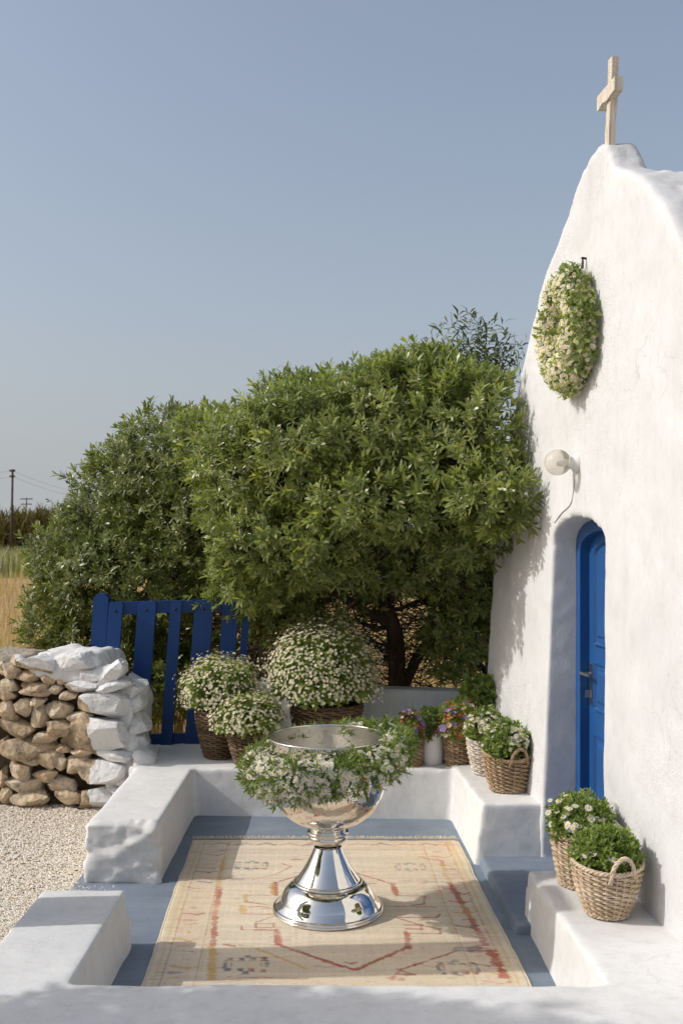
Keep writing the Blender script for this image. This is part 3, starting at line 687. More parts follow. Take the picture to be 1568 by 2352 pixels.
EUCA_T = [tuft(20+k, 7, 0.075, 0.016, 0.10, 0.5, 2.2, 0.3) for k in range(3)]
FEV_T = [tuft(30+k, 9, 0.028, 0.011, 0.022, 0.4, 1.6, 0.25, 0.6, 0.4) for k in range(4)]
BAS_T = [tuft(40+k, 8, 0.027, 0.0155, 0.026, 0.5, 1.6, 0.3, 0.5, 0.3) for k in range(4)]
BASBIG_T = [tuft(45+k, 9, 0.060, 0.030, 0.05, 0.5, 1.6, 0.3, 0.5, 0.3) for k in range(4)]
GAR_T = [tuft(50+k, 10, 0.036, 0.010, 0.03, 0.3, 1.6, 0.3, 0.45, 0.35) for k in range(4)]+[tuft(56+k, 9, 0.060, 0.006, 0.03, 0.25, 1.2, 0.35, 0.4, 0.3) for k in range(1)]
VAR_T = [tuft(60+k, 6, 0.036, 0.021, 0.02, 0.5, 1.5, 0.3, 0.6, 0.3) for k in range(3)]
GRA_T = [tuft(70+k, 14, 0.07, 0.003, 0.01, 0.1, 1.3, 0.5, 0.5, 0.3) for k in range(3)]
def daisy(np_, r, rc, cup=0.15, w=1.0, seed=0):
    """white ray petals and a domed yellow centre; returns V, quads, material index"""
    r_ = np.random.default_rng(seed); ts = []; mi = []
    for i in range(np_):
        a = 2*math.pi*i/np_+r_.normal()*0.05; L = r*(0.9+0.2*r_.random()); pw = w*math.pi*r/np_*0.92
        P = np.array([(0, rc*0.5, 0), (-pw/2, L*0.72, cup*L*0.7), (0, L, cup*L+0.08*L*r_.normal()), (pw/2, L*0.72, cup*L*0.7)])
        ca, sa = math.cos(a), math.sin(a)
        ts.append((P@np.array([[ca, -sa, 0], [sa, ca, 0], [0, 0, 1]]).T, np.array([(0, 3, 2, 1)]))); mi.append(0)
    an = np.linspace(0, 2*np.pi, 8, endpoint=False)
    Pc = np.concatenate([np.stack([rc*np.cos(an), rc*np.sin(an), np.full(8, 0.1*rc)], -1), [[0, 0, rc*0.75]]])
    ts.append((Pc, np.array([(0, 1, 2, 8), (2, 3, 4, 8), (4, 5, 6, 8), (6, 7, 0, 8)]))); mi += [1]*4
    V, F = cat_t(ts); return V, F, np.array(mi)
D_SMALL = [daisy(9, 0.0105, 0.0042, 0.15, 1.1, k) for k in range(3)]
D_MID = [daisy(12, 0.0145, 0.0055, 0.10, 1.1, 5+k) for k in range(3)]
D_BIG = [daisy(14, 0.0185, 0.0065, 0.06, 1.1, 9+k) for k in range(3)]
D_ROSE = [daisy(7, 0.022, 0.006, 0.5, 1.7, 14+k) for k in range(2)]
def rots(axis, rg):                    # (n,3) axes -> (n,3,3) rotations taking +Z onto the axis with random spin
    A = axis/np.linalg.norm(axis, axis=1, keepdims=True); n = len(A)
    h = np.where(np.abs(A[:, 2:3]) < 0.9, np.array([[0, 0, 1.0]]), np.array([[1.0, 0, 0]]))
    X = np.cross(h, A); X /= np.linalg.norm(X, axis=1, keepdims=True); Y = np.cross(A, X)
    s = rg.random(n)*2*np.pi; c, s_ = np.cos(s)[:, None], np.sin(s)[:, None]
    return np.stack([X*c+Y*s_, -X*s_+Y*c, A], -1)
def scatter(T, pos, axis, sc, rg):
    """many template copies as one vertex and face array"""
    Rm_ = rots(axis, rg); which = rg.integers(0, len(T), len(pos)); Vs = []; Fs = []; Ms = []; n0 = 0
    for k, t in enumerate(T):
        i = np.where(which == k)[0]
        if len(i) == 0: continue
        V, F = t[0], t[1]
        W_ = np.einsum('nij,vj->nvi', Rm_[i]*np.asarray(sc)[i][:, None, None], V)+pos[i][:, None]
        Vs.append(W_.reshape(-1, 3)); Fs.append((F[None]+(np.arange(len(i))*len(V))[:, None, None]+n0).reshape(-1, 4)); n0 += len(i)*len(V)
        if len(t) > 2: Ms.append(np.tile(t[2], len(i)))
    return np.concatenate(Vs), np.concatenate(Fs), (np.concatenate(Ms) if Ms else None)
def as_parts(name, T, mats, parent, pos, axis, sc, rg, cache):
    """each copy an object of its own, sharing the template meshes"""
    key = (name, id(T), tuple(m.name for m in mats))
    if key not in cache: cache[key] = [mesh(name, t[0], t[1], mats, t[2] if len(t) > 2 else None) for t in T]
    Rm_ = rots(axis, rg); pl = wloc(parent)
    for i in range(len(pos)):
        o = bpy.data.objects.new(name, cache[key][int(rg.integers(0, len(T)))]); COL.objects.link(o); o.parent = parent
        M4 = Matrix(Rm_[i].tolist()).to_4x4() @ Matrix.Scale(float(sc[i]), 4); M4.translation = Vector((pos[i]-pl).tolist()); o.matrix_local = M4
CACHE = {}
CAMP = np.array([0, 0, CAM_H])
def front_rank(pos, out):              # how well a piece shows from the yard side
    v = CAMP-pos; d = np.linalg.norm(v, axis=1); o_ = out/(np.linalg.norm(out, axis=1, keepdims=True)+1e-9)
    return (np.einsum('ij,ij->i', v, o_)/d+0.4)/d
def stems_between(P0, P1, r, k=3):
    n = len(P0); d = P1-P0; d /= np.linalg.norm(d, axis=1, keepdims=True)+1e-9
    Rm_ = rots(d, rng); a = np.linspace(0, 2*np.pi, k, endpoint=False)
    ring = np.stack([np.cos(a), np.sin(a), np.zeros(k)], -1)*r
    q = np.einsum('nij,vj->nvi', Rm_, ring)
    V = np.concatenate([P0[:, None]+q, P1[:, None]+q*0.7], 1).reshape(-1, 3)
    F = np.array([(j, (j+1) % k, k+(j+1) % k, k+j) for j in range(k)])
    return V, (F[None]+(np.arange(n)*2*k)[:, None, None]).reshape(-1, 4)
def fill_mesh(name, pieces, mats, parent, kind=None):
    V = []; F = []; Mi = []; n = 0
    for (v, f), m in pieces: V.append(v); F.append(f+n); Mi.append(np.full(len(f), m)); n += len(v)
    o = mk(name, np.concatenate(V), np.concatenate(F), mats, parent, np.concatenate(Mi))
    if kind: o['kind'] = kind
    return o
def dome_dirs(n, rg, low=-0.35):
    z = low+(1-low)*rg.random(n); a = rg.random(n)*2*np.pi; q = np.sqrt(1-z*z)
    return np.stack([q*np.cos(a), q*np.sin(a), z], -1)

# ------------------------------------------------------------------ trees
def crown(lobes, per_m2, rg, facade_clip=True, jitter=0.085, inner=0.30):
    """tuft positions and outward axes over a set of leafy lobes (centre, radii)"""
    Ps = []; As = []
    for (c, r_, dens) in lobes:
        area = 4*math.pi*((r_[0]*r_[1])**1.6/3+(r_[0]*r_[2])**1.6/3+(r_[1]*r_[2])**1.6/3)**(1/1.6)
        n = int(area*per_m2*dens); d = rg.normal(size=(n, 3)); d /= np.linalg.norm(d, axis=1, keepdims=True)
        f = 1-np.abs(rg.normal(size=n))*jitter*1.6; k = rg.random(n) < inner; f[k] = 0.45+0.5*rg.random(k.sum())
        bumpy = 1+0.15*vnoise(d*2.4+np.array(c)*1.7, 1.0)+0.11*vnoise(d*5.5+np.array(c), 1.0)
        Ps.append(np.array(c)+d*np.array(r_)*(f*bumpy)[:, None]); As.append(d/np.array(r_))
    P = np.concatenate(Ps); A = np.concatenate(As); A /= np.linalg.norm(A, axis=1, keepdims=True)
    A = A+np.array([0, 0, 0.42])+rg.normal(size=A.shape)*0.28
    ns = len(P)//22; k = rg.integers(0, len(P), ns); P = np.concatenate([P, P[k]+A[k]/np.linalg.norm(A[k], axis=1, keepdims=True)*(0.04+0.10*rg.random((ns, 1)))]); A = np.concatenate([A, A[k]])
    ok = P[:, 2] > 0.05
    # deep inside another lobe nothing shows
    for (c, r_, dens) in lobes:
        e = np.sum(((P-np.array(c))/np.array(r_))**2, 1); ok &= ~((e < 0.42) & (rg.random(len(P)) < 0.75))
    if facade_clip:
        wall = FA-FB*P[:, 1]-0.075*np.clip(1-P[:, 2]/1.9, 0, 1)
        ok &= ~((P[:, 0] > wall-0.06) & (P[:, 1] < 7.45)); ok &= ~((P[:, 0] > 1.05) & (P[:, 1] >= 7.40) & (P[:, 1] < 7.6))
    return P[ok], A[ok]
def lobe(cx, cy, rx, ry, D, rd, dens=1.0):
    c = at(cx, cy, D); return (c, (rx*D/FPX, rd, ry*D/FPX), dens)
def limb(b, pts, r0, r1, n=14, k=8, wob=0.02):
    P = smoothpath(pts, n); P[1:-1] += wob*rng.normal(size=(n-2, 3)); b.add(tube(P, np.linspace(r0, r1, n), k)); return P
def leafy_tree(name, label, cat, base, lobes, per_m2, limbs, T, matl, parts=300, group=None, seed=1, twigs=0, sc=(0.62, 1.32), clip=True):
    rg = np.random.default_rng(seed); t = thing(name, base, label, cat, group)
    first = True; ends = []
    for pts, r0, r1 in limbs:
        b = B(); P = limb(b, pts, r0*(1 if first else 0.72), r1*0.8); b.out('trunk' if first else 'branch', M['bark'], t); first = False; ends.append(P)
    P, A = crown(lobes, per_m2, rg, clip)
    s = sc[0]+(sc[1]-sc[0])*rg.random(len(P))
    if parts:
        rank = front_rank(P, A-np.array([0, 0, 0.55])); top_ = np.argsort(-rank)[:min(len(P), parts*4)]; top_ = rg.permutation(top_)[:parts]
        m = np.zeros(len(P), bool); m[top_] = True
        as_parts('leaf_cluster', T, [matl], t, P[m], A[m], s[m]*1.1, rg, CACHE); P, A, s = P[~m], A[~m], s[~m]
    V, F, _ = scatter(T, P, A, s, rg); o = mk('foliage', V, F, matl, t); o['kind'] = 'stuff'
    if twigs:                          # thin bare twigs reaching from the limbs into the crown
        allp = np.concatenate(ends); j = rg.integers(0, len(P), twigs); tip = P[j]
        d = np.linalg.norm(allp[None]-tip[:, None]*1.0, axis=2)+rg.random((twigs, len(allp)))*0.7; st = allp[np.argmin(d, 1)]
        midp = (st+tip)/2+rg.normal(size=tip.shape)*0.10; midp[:, 2] -= 0.05
        V1, F1 = stems_between(st, midp, 0.007, 4); V2, F2 = stems_between(midp, tip, 0.0045, 4)
        o = mk('twig_mass', np.concatenate([V1, V2]), np.concatenate([F1, F2+len(V1)]), M['twig'], t); o['kind'] = 'stuff'
    return t
TB = at(925, 1575, 8.35); TB[2] = 0.0
main_lobes = [lobe(1085,1020,150,170,6.75,0.5), lobe(935,1000,190,170,7.25,0.75), lobe(760,1045,200,180,7.5,0.8), lobe(610,1110,165,165,7.9,0.8),
              lobe(1140,1140,100,85,6.35,0.3), lobe(900,1150,200,85,6.9,0.5), lobe(690,1230,190,110,7.5,0.6), lobe(985,890,95,75,7.3,0.5),
              lobe(850,930,120,75,7.7,0.6), lobe(1085,1240,90,60,7.0,0.3,0.8), lobe(590,1330,110,80,7.9,0.5,0.8), lobe(700,960,120,90,8.2,0.6), lobe(560,1040,100,95,8.4,0.6),
              lobe(1045,1470,65,95,7.95,0.22,0.9), lobe(800,1290,230,60,8.9,0.6,0.3), lobe(1120,1330,80,110,8.3,0.5,0.8), lobe(1000,1310,150,60,9.0,0.5,0.3), lobe(650,1370,120,70,8.7,0.5,0.4), lobe(640,1390,110,80,8.2,0.4,0.7), lobe(830,1300,170,65,7.8,0.4,0.5), lobe(970,1300,120,60,7.8,0.4,0.5), lobe(500,1020,90,75,8.8,0.6), lobe(760,1390,90,60,8.0,0.3,0.3), lobe(1090,1370,80,80,8.1,0.35,0.6)]
T_at = lambda x, y, D: at(x, y, D)
main_limbs = [([TB, T_at(905,1480,8.3), T_at(880,1390,8.2), T_at(900,1300,8.0), T_at(930,1180,7.7)], 0.085, 0.035),
 ([T_at(895,1440,8.25), T_at(820,1390,8.0), T_at(700,1330,7.8), T_at(600,1230,7.8)], 0.07, 0.025),
 ([T_at(885,1400,8.2), T_at(820,1280,7.8), T_at(740,1200,7.5), T_at(650,1120,7.6)], 0.06, 0.02),
 ([T_at(890,1380,8.2), T_at(960,1270,7.6), T_at(1050,1180,7.1), T_at(1100,1080,6.8)], 0.07, 0.02),
 ([T_at(930,1570,8.4), T_at(1000,1440,8.2), T_at(1040,1370,8.0), T_at(1075,1240,7.4)], 0.07, 0.03),
 ([T_at(905,1490,8.3), T_at(800,1470,8.5), T_at(690,1500,8.6), T_at(560,1490,8.7)], 0.05, 0.015),
 ([T_at(912,1510,8.3), T_at(830,1530,8.4), T_at(740,1560,8.5), T_at(640,1580,8.5)], 0.045, 0.012),
 ([T_at(905,1330,8.0), T_at(860,1240,7.7), T_at(800,1130,7.5)], 0.04, 0.015),
 ([T_at(1110,1560,8.3), T_at(1090,1480,8.3), T_at(1120,1360,8.2), T_at(1110,1250,7.6)], 0.05, 0.02),
 ([T_at(930,1180,7.7), T_at(960,1040,7.4), T_at(985,880,7.3)], 0.05, 0.012),
 ([T_at(880,1390,8.2), T_at(800,1330,8.0), T_at(700,1280,7.8), T_at(600,1290,7.7)], 0.035, 0.010),
 ([T_at(885,1370,8.1), T_at(840,1310,7.9), T_at(760,1260,7.6)], 0.03, 0.010), ([T_at(900,1330,8.1), T_at(980,1300,7.8), T_at(1060,1290,7.5)], 0.03, 0.010),
 ([T_at(890,1420,8.2), T_at(960,1380,8.3), T_at(1050,1390,8.4)], 0.03, 0.010), ([T_at(880,1440,8.2), T_at(790,1430,8.3), T_at(700,1440,8.4), T_at(620,1420,8.5)], 0.03, 0.008)]
def twig_tangle(t, n):                 # bare tangled undergrowth beneath the crown
    rg = np.random.default_rng(77); segs = []
    for k in range(n):
        x, y = rg.uniform(560, 1125), rg.uniform(1270, 1590); p = at(x, y, rg.uniform(8.2, 9.0)); r0 = rg.uniform(0.002, 0.0055)
        a = rg.uniform(0, 6.283); d = np.array([math.cos(a), 0.5*math.sin(a*3), rg.uniform(-0.3, 0.9)]); d /= np.linalg.norm(d); pts = [p]
        for q in range(5):
            d = d+rg.normal(size=3)*0.33+np.array([0, 0, -0.05]); d /= np.linalg.norm(d); pts.append(pts[-1]+d*rg.uniform(0.08, 0.17))
        pts = np.array(pts); pts[:, 2] = np.maximum(pts[:, 2], 0.02); pts[:, 1] = np.maximum(pts[:, 1], 7.9); pts[:, 0] = np.minimum(pts[:, 0], 1.45); segs.append(tube(pts, np.linspace(r0, r0*0.5, 6), 4, cap=False))
    V = np.concatenate([q[0] for q in segs]); F = np.concatenate([np.array(q[1])+24*i for i, q in enumerate(segs)])
    o = mk('twig_mass', V, F, M['twig'], t); o['kind'] = 'stuff'
MT = leafy_tree('evergreen_tree', 'large spreading evergreen tree with whorled leaves, overhanging the back bench', 'tree', TB, main_lobes, 310, main_limbs, TREE_T, M['leaf'], 300, None, 3, 900)
twig_tangle(MT, 1500)
LB = at(330, 1500, 9.6); LB[2] = 0
left_lobes = [lobe(410,1085,170,150,9.6,0.9), lobe(290,1180,125,150,9.8,0.8), lobe(190,1310,110,135,9.7,0.7), lobe(340,1330,210,150,9.4,0.8), lobe(135,1420,75,75,9.5,0.5,0.8),
              lobe(480,1180,130,190,9.3,0.8), lobe(540,1420,170,130,9.5,0.7,0.6), lobe(230,1470,140,110,9.5,0.6,0.6), lobe(400,1480,160,110,9.8,0.6,0.8), lobe(330,1560,190,90,9.0,0.4,0.9), lobe(520,1540,120,100,9.3,0.4,0.8)]
left_limbs = [([LB, T_at(340,1420,9.7), T_at(360,1300,9.7), T_at(400,1150,9.6)], 0.11, 0.03), ([T_at(345,1420,9.7), T_at(270,1340,9.7), T_at(200,1290,9.7)], 0.06, 0.02),
 ([T_at(350,1380,9.7), T_at(420,1290,9.5), T_at(480,1180,9.4)], 0.06, 0.02), ([T_at(340,1430,9.7), T_at(430,1400,9.6), T_at(540,1400,9.5)], 0.05, 0.015), ([T_at(340,1450,9.7), T_at(240,1440,9.6), T_at(150,1420,9.5)], 0.04, 0.012)]
leafy_tree('evergreen_shrub', 'dark rounded evergreen shrub behind the blue gate, left of the large tree', 'shrub', LB, left_lobes, 235, left_limbs, TREE_T, M['leaf_shaded'], 300, None, 4, 400)
# sparse willow-leaved tree peeping over the crown beside the chapel
EB = at(1130, 1500, 9.4); EB[2] = 0
eu_lobes = [lobe(1055,800,42,45,9.4,0.3,0.30), lobe(1110,800,36,32,9.4,0.3,0.45), lobe(1150,830,34,30,9.4,0.25,0.5), lobe(1080,840,70,30,9.4,0.3,0.6)]
eu_limbs = [([EB, T_at(1130,1200,9.4), T_at(1110,950,9.4), T_at(1090,850,9.4)], 0.06, 0.015), ([T_at(1100,900,9.4), T_at(1080,830,9.4), T_at(1048,765,9.4), T_at(1035,715,9.4)], 0.014, 0.002),
 ([T_at(1095,880,9.4), T_at(1110,810,9.4), T_at(1125,765,9.4)], 0.012, 0.003), ([T_at(1105,900,9.4), T_at(1150,850,9.4), T_at(1175,805,9.4)], 0.012, 0.003), ([T_at(1110,900,9.4), T_at(1165,850,9.4), T_at(1192,815,9.4)], 0.01, 0.002)]
leafy_tree('willow_tree', 'sparse long-leaved tree top showing above the crown beside the gable', 'tree', EB, eu_lobes, 150, eu_limbs, EUCA_T, M['leaf_euca'], 0, None, 5, 14, (1.2, 1.8), False)
# tree standing in the gravel to the left of the picture: it dapples the foreground wall
SB = np.array([-4.1, 2.85, 0])
sh_lobes = [(np.array([-4.0, 2.66, 2.90]), (1.05, 0.70, 0.95), 1.0), (np.array([-3.6, 2.96, 2.5]), (0.8, 0.50, 0.75), 0.8), (np.array([-4.5, 2.1, 2.6]), (0.9, 0.8, 0.8), 0.9), (np.array([-3.6, 2.1, 1.8]), (0.7, 0.6, 0.6), 0.8)]
leafy_tree('shade_tree', 'leafy tree beside the yard, shading the foreground wall', 'tree', SB, sh_lobes, 88,
           [([SB, SB+np.array([0.1, 0, 0.8]), SB+np.array([0.0, -0.1, 1.6]), SB+np.array([0.1, -0.1, 3.2])], 0.12, 0.03), ([SB+np.array([0.05, 0, 1.0]), SB+np.array([0.5, -0.3, 1.6])], 0.05, 0.02)],
           TREE_T, M['leaf'], 0, None, 6, 60, (1.3, 1.9), False)

# ------------------------------------------------------------------ field plants and far things
def blades(n, xr, yf, h, w, m, name, label, cat, lean=0.25, seg=2):
    rg = np.random.default_rng(len(name)+n); D = yf(rg.random(n)); X = xr[0]+(xr[1]-xr[0])*rg.random(n); X = X*D if xr[2] else X
    hh = h[0]+(h[1]-h[0])*rg.random(n); a = rg.random(n)*6.283; le = lean*hh*rg.normal(size=n)
    ww = w*(0.7+0.6*rg.random(n)); ca, sa = np.cos(a), np.sin(a)
    V = np.zeros((n, 5, 3)); z0 = -0.03
    for i, (s, t, f) in enumerate(((-1, 0, 0), (1, 0, 0), (1, 0.55, 0.3), (-1, 0.55, 0.3))):
        wd = ww*(1 if t == 0 else 0.8); V[:, i, 0] = X+s*wd*ca+f*le*sa; V[:, i, 1] = D+s*wd*sa-f*le*ca; V[:, i, 2] = z0+hh*t
    V[:, 4, 0] = X+le*sa; V[:, 4, 1] = D-le*ca; V[:, 4, 2] = z0+hh*0.97
    k = (np.arange(n)*5)[:, None, None]
    F4 = (np.array([(0, 1, 2, 3), (3, 2, 4, 4)])[None]+k)
    Fq = (np.array([(0, 1, 2, 3)])[None]+k).reshape(-1, 4); Ft = (np.array([(3, 2, 4)])[None]+k).reshape(-1, 3)
    o = mk(name, V.reshape(-1, 3), [tuple(f) for f in Fq]+[tuple(f) for f in Ft], m)
    return tag(o, label, cat, kind='stuff')
blades(26000, (-0.40, 0.16, True), lambda u: 9.0+36*u**1.3, (0.25, 0.55), 0.006, M['dry_grass'], 'dry_grass', 'tall dry golden grass in the field beyond the wall', 'grass', 0.35)
blades(5000, (-0.40, -0.05, True), lambda u: 44+18*u, (0.5, 1.5), 0.05, M['crop'], 'crop_strip', 'strip of pale green crop across the far side of the field', 'crop', 0.2)
def reeds():
    rg = np.random.default_rng(9); n = 4200; X = -34+30*rg.random(n); D = 66+5*rg.random(n)
    prof_ = 2.7+0.55*vnoise(np.stack([X*0.25, X*0, X*0], -1), 1.0, 3.0)+0.35*vnoise(np.stack([X*0.9, X*0, X*0], -1), 1.0, 5.0)
    z = prof_*rg.random(n)**0.7; P = np.stack([X, D, z], -1); A = rg.normal(size=(n, 3))*0.4+np.array([0, 0, 1.0])
    T = [tuft(90+k, 7, 0.75, 0.07, 0.25, 0.1, 0.9, 0.25) for k in range(3)]
    V, F, _ = scatter(T, P, A, 0.85+0.75*rg.random(n), rg); return tag(mk('reed_hedge', V, F, M['reed']), 'brown and olive reed hedge at the far edge of the field', 'hedge', kind='stuff')
reeds()
def pole(x, ytop, D, r, label, arms=()):
    b_ = at(x, ytop, D); t = thing('utility_pole', (b_[0], D, -0.1), label, 'utility pole', 'utility poles beyond the field')
    B().add(tube([(b_[0]-0.02*(b_[2]), D, -0.1), (b_[0], D, b_[2])], [r*1.15, r*0.8], 8)).out('shaft', M['pole'], t)
    for ya, hw in arms:
        p = at(x, ya, D); B().add(box((p[0], D-r, p[2]), (hw, 0.05, 0.06))).out('crossarm', M['pole'], t)
    return b_
P1 = pole(29, 1078, 58, 0.075, 'tall dark wooden utility pole, nearest of the three, at the left edge of the photo', ((1081, 0.16), (1094, 0.14)))
P2 = pole(61, 1143, 120, 0.07, 'distant utility pole with two crossarms, right of the tall dark pole', ((1146, 0.75), (1158, 0.65)))
P3 = pole(31, 1160, 110, 0.06, 'short faint utility pole seen just behind the tall dark pole')
def wire(a, b_, sag, label):
    P = [np.array(a)+(np.array(b_)-np.array(a))*t-np.array([0, 0, sag*4*t*(1-t)]) for t in np.linspace(0, 1, 24)]
    tag(B().add(tube(P, 0.005, 4)).out('overhead_wire', M['wire']), label, 'wire', 'overhead wires beyond the field')
wire(at(29, 1081, 58), at(330, 1140, 58), 0.5, 'upper overhead wire running right from the tall dark pole')
wire(at(29, 1094, 58), at(330, 1150, 58), 0.5, 'lower overhead wire running right from the tall dark pole')
wire(at(29, 1081, 58), at(-120, 1078, 58), 0.2, 'upper overhead wire running left from the tall dark pole')
wire(at(29, 1094, 58), at(-120, 1092, 58), 0.2, 'lower overhead wire running left from the tall dark pole')
def palm():
    rg = np.random.default_rng(3); c = at(156, 1165, 110); t = thing('palm_tree', (c[0], 110, -0.1), 'distant fan palm poking up behind the dark shrub', 'palm tree')
    B().add(tube([(c[0], 110, -0.1), (c[0], 110, c[2])], [0.28, 0.24], 8)).out('trunk', M['pole'], t)
    n = 46; d = dome_dirs(n, rg, -0.75); T = [tuft(95, 9, 0.9, 0.09, 0.05, 0.2, 0.9, 0.2)]
    V, F, _ = scatter(T, c+d*0.45, d, np.full(n, 0.62), rg); mk('crown', V, F, M['leaf_euca'], t)
palm()

# ------------------------------------------------------------------ rug
RUG_Z = 0.016
RA, RB = on(443, 1931, 0.01), on(1049, 1932, 0.01)
ru = (RB-RA); RW = float(np.linalg.norm(ru[:2])); ru = ru/np.linalg.norm(ru)
rv = np.array([-(RA[0]-on(328, 2256, 0.01)[0]), -(RA[1]-on(328, 2256, 0.01)[1]), 0]); rv /= np.linalg.norm(rv)
RL = 2.45
def rug():
    nx, ny = 310, 410
    U, Vv = np.meshgrid(np.linspace(0, 1, nx), np.linspace(0, 1, ny))
    u, v = U.ravel()*RW, Vv.ravel()*RL
    wig = 0.008*vnoise(np.stack([u*0, v, u*0], -1), 2.3)+0.004*vnoise(np.stack([u*0, v, u*0], -1), 9)
    P = RA+np.outer(u+wig*(0.3+np.abs(U.ravel()-0.5)*1.4), ru)+np.outer(v, rv)
    Q3 = np.stack([u, v, u*0], -1)
    P[:, 2] = RUG_Z+0.0022*vnoise(Q3, 5)+0.0012*vnoise(Q3*np.array([3, 22, 1]), 3.0)+0.0009*vnoise(Q3, 60)
    edge = np.minimum(np.minimum(U, 1-U).ravel()*RW, np.minimum(Vv, 1-Vv).ravel()*RL)
    P[:, 2] -= 0.008*np.clip(1-edge/0.012, 0, 1)
    # ---- woven motifs
    cream = np.array([0.70, 0.60, 0.46]); cols = {'r': (0.40, 0.115, 0.075), 'o': (0.58, 0.36, 0.10), 'b': (0.13, 0.165, 0.205), 'k': (0.10, 0.085, 0.08), 'p': (0.55, 0.25, 0.17), 'g': (0.22, 0.24, 0.19)}
    C = np.tile(cream, (len(u), 1))
    ab = vnoise(Q3*np.array([1, 14, 1]), 2.0, 1.0); C *= (1+0.10*ab+0.06*vnoise(Q3*np.array([2, 40, 1]), 3.0, 4.0)+0.05*vnoise(Q3*np.array([60, 1.5, 1]), 2.0, 2.0))[:, None]
    fleck = np.clip((vnoise(Q3*np.array([28, 110, 1]), 1.0, 6.0)-0.62)*3, 0, 1)*0.6; C = C*(1-fleck[:, None])+np.array([0.24, 0.17, 0.10])*fleck[:, None]
    warm = np.clip(vnoise(Q3, 1.6, 7.7)*0.7+np.abs(U.ravel()-0.5)*1.3-0.25, 0, 1)*0.45; C = C*(1-warm[:, None])+np.array([0.62, 0.47, 0.25])*warm[:, None]
    def px2uv(cx, cy):                 # from the measured enlargement to the rug's own coordinates
        p = on((400+cx/1.0453)/1.5064, (2850+cy/1.0453)/1.5064, RUG_Z)-RA; return float(p[:2]@ru[:2]), float(p[:2]@rv[:2])
    rag = 0.35*vnoise(Q3*np.array([30, 70, 1]), 1.4, 3.0)+0.3*vnoise(Q3*np.array([8, 60, 1]), 1.4, 8.0)
    fade = np.clip(0.90+0.45*vnoise(Q3*np.array([9, 16, 1]), 1.0, 2.7)+0.30*vnoise(Q3*np.array([40, 120, 1]), 1.0, 12.0), 0.15, 1.0)
    def blend(d, col, k):              # d: 0 inside .. grows outside, in units of the half width
        nonlocal C
        a = np.clip((1.05-d+rag*1.5)*2.4, 0, 1)*k*fade; C = C*(1-a[:, None])+np.array(cols[col])*a[:, None]
    def stroke(pts, col, w, k=0.75, uv=False):
        q = [p if uv else px2uv(*p) for p in pts]
        for (x0, y0), (x1, y1) in zip(q[:-1], q[1:]):
            dx, dy = x1-x0, y1-y0; t = np.clip(((u-x0)*dx+(v-y0)*dy)/(dx*dx+dy*dy+1e-9), 0, 1)
            blend(np.hypot(u-x0-t*dx, v-y0-t*dy)/(w*1.3), col, min(1, k*1.15))
    def blot(cu, cv, hu, hv, col, k=0.6): blend(np.maximum(np.abs(u-cu)/hu, np.abs(v-cv)/hv), col, k)
    def wedge(u0, u1, cv, hv, col, k=0.6):    # little woven triangle: wide at u0, pointed at u1
        f = np.clip((u-u1)/(u0-u1+1e-9), 0, 2); blend(np.maximum(np.abs(v-cv)/(hv*np.maximum(f, 0.02)), f), col, k)
    W1, W2 = 0.011, 0.006
    stroke([(350,232),(335,285)], 'r', 0.014); stroke([(335,285),(318,330)], 'p', 0.014, 0.7); stroke([(318,335),(295,440)], 'r', 0.014); stroke([(292,445),(270,560)], 'o', 0.016, 0.7); stroke([(376,128),(348,225)], 'o', 0.014, 0.55)
    stroke([(1158,120),(1164,140)], 'r', W1, 0.6); stroke([(1163,140),(1182,205)], 'o', 0.014, 0.6); stroke([(1183,205),(1215,275),(1272,420)], 'r', 0.015, 0.8); stroke([(1215,280),(1235,320)], 'o', 0.014, 0.6); stroke([(1285,440),(1325,528)], 'r', 0.020, 0.85)
    stroke([(700,165),(555,210)], 'r', W2); stroke([(555,208),(550,252)], 'r', 0.013); stroke([(545,215),(541,252)], 'o', 0.012, 0.6)
    stroke([(550,254),(440,256)], 'r', 0.004, 0.6); stroke([(440,256),(438,276)], 'o', 0.012, 0.6); stroke([(438,280),(550,292)], 'r', 0.005, 0.6); stroke([(425,297),(550,294)], 'o', 0.005, 0.6); stroke([(425,297),(422,322)], 'o', 0.016, 0.6)
    stroke([(422,324),(552,323)], 'r', 0.005, 0.65); stroke([(552,323),(462,354)], 'r', W2, 0.6); stroke([(462,358),(528,356),(526,370),(460,372),(462,358)], 'r', 0.006, 0.6)
    stroke([(410,366),(408,380),(530,380)], 'r', W2, 0.7); stroke([(533,380),(530,430)], 'r', 0.014); stroke([(542,385),(540,432)], 'p', 0.010, 0.5)
    stroke([(530,430),(640,470),(790,515)], 'r', 0.010, 0.9); stroke([(800,515),(900,472),(1000,430)], 'r', 0.010, 0.9); stroke([(1000,432),(998,380)], 'r', 0.014); stroke([(998,381),(1118,381),(1120,366),(1060,352)], 'r', W2, 0.7)
    stroke([(765,490),(785,495),(805,488)], 'r', 0.008, 0.7)
    stroke([(850,170),(975,206)], 'r', W2); stroke([(975,204),(985,248)], 'r', 0.014); stroke([(985,248),(1085,250),(1078,276),(1030,284)], 'r', W2, 0.7); stroke([(940,287),(1120,287)], 'r', 0.004, 0.55)
    stroke([(968,326),(1115,324),(1130,310)], 'r', W2, 0.7); stroke([(970,326),(1060,354)], 'r', W2, 0.7); stroke([(1000,352),(1056,352),(1054,366),(1000,366)], 'r', 0.008, 0.6); blot(*px2uv(905,206), 0.03, 0.02, 'r', 0.6); blot(*px2uv(640,125), 0.03, 0.012, 'r', 0.6)
    stroke([(475,200),(560,180),(620,150),(590,140)], 'r', 0.006, 0.55); stroke([(1165,122),(1090,110)], 'p', 0.012, 0.55)
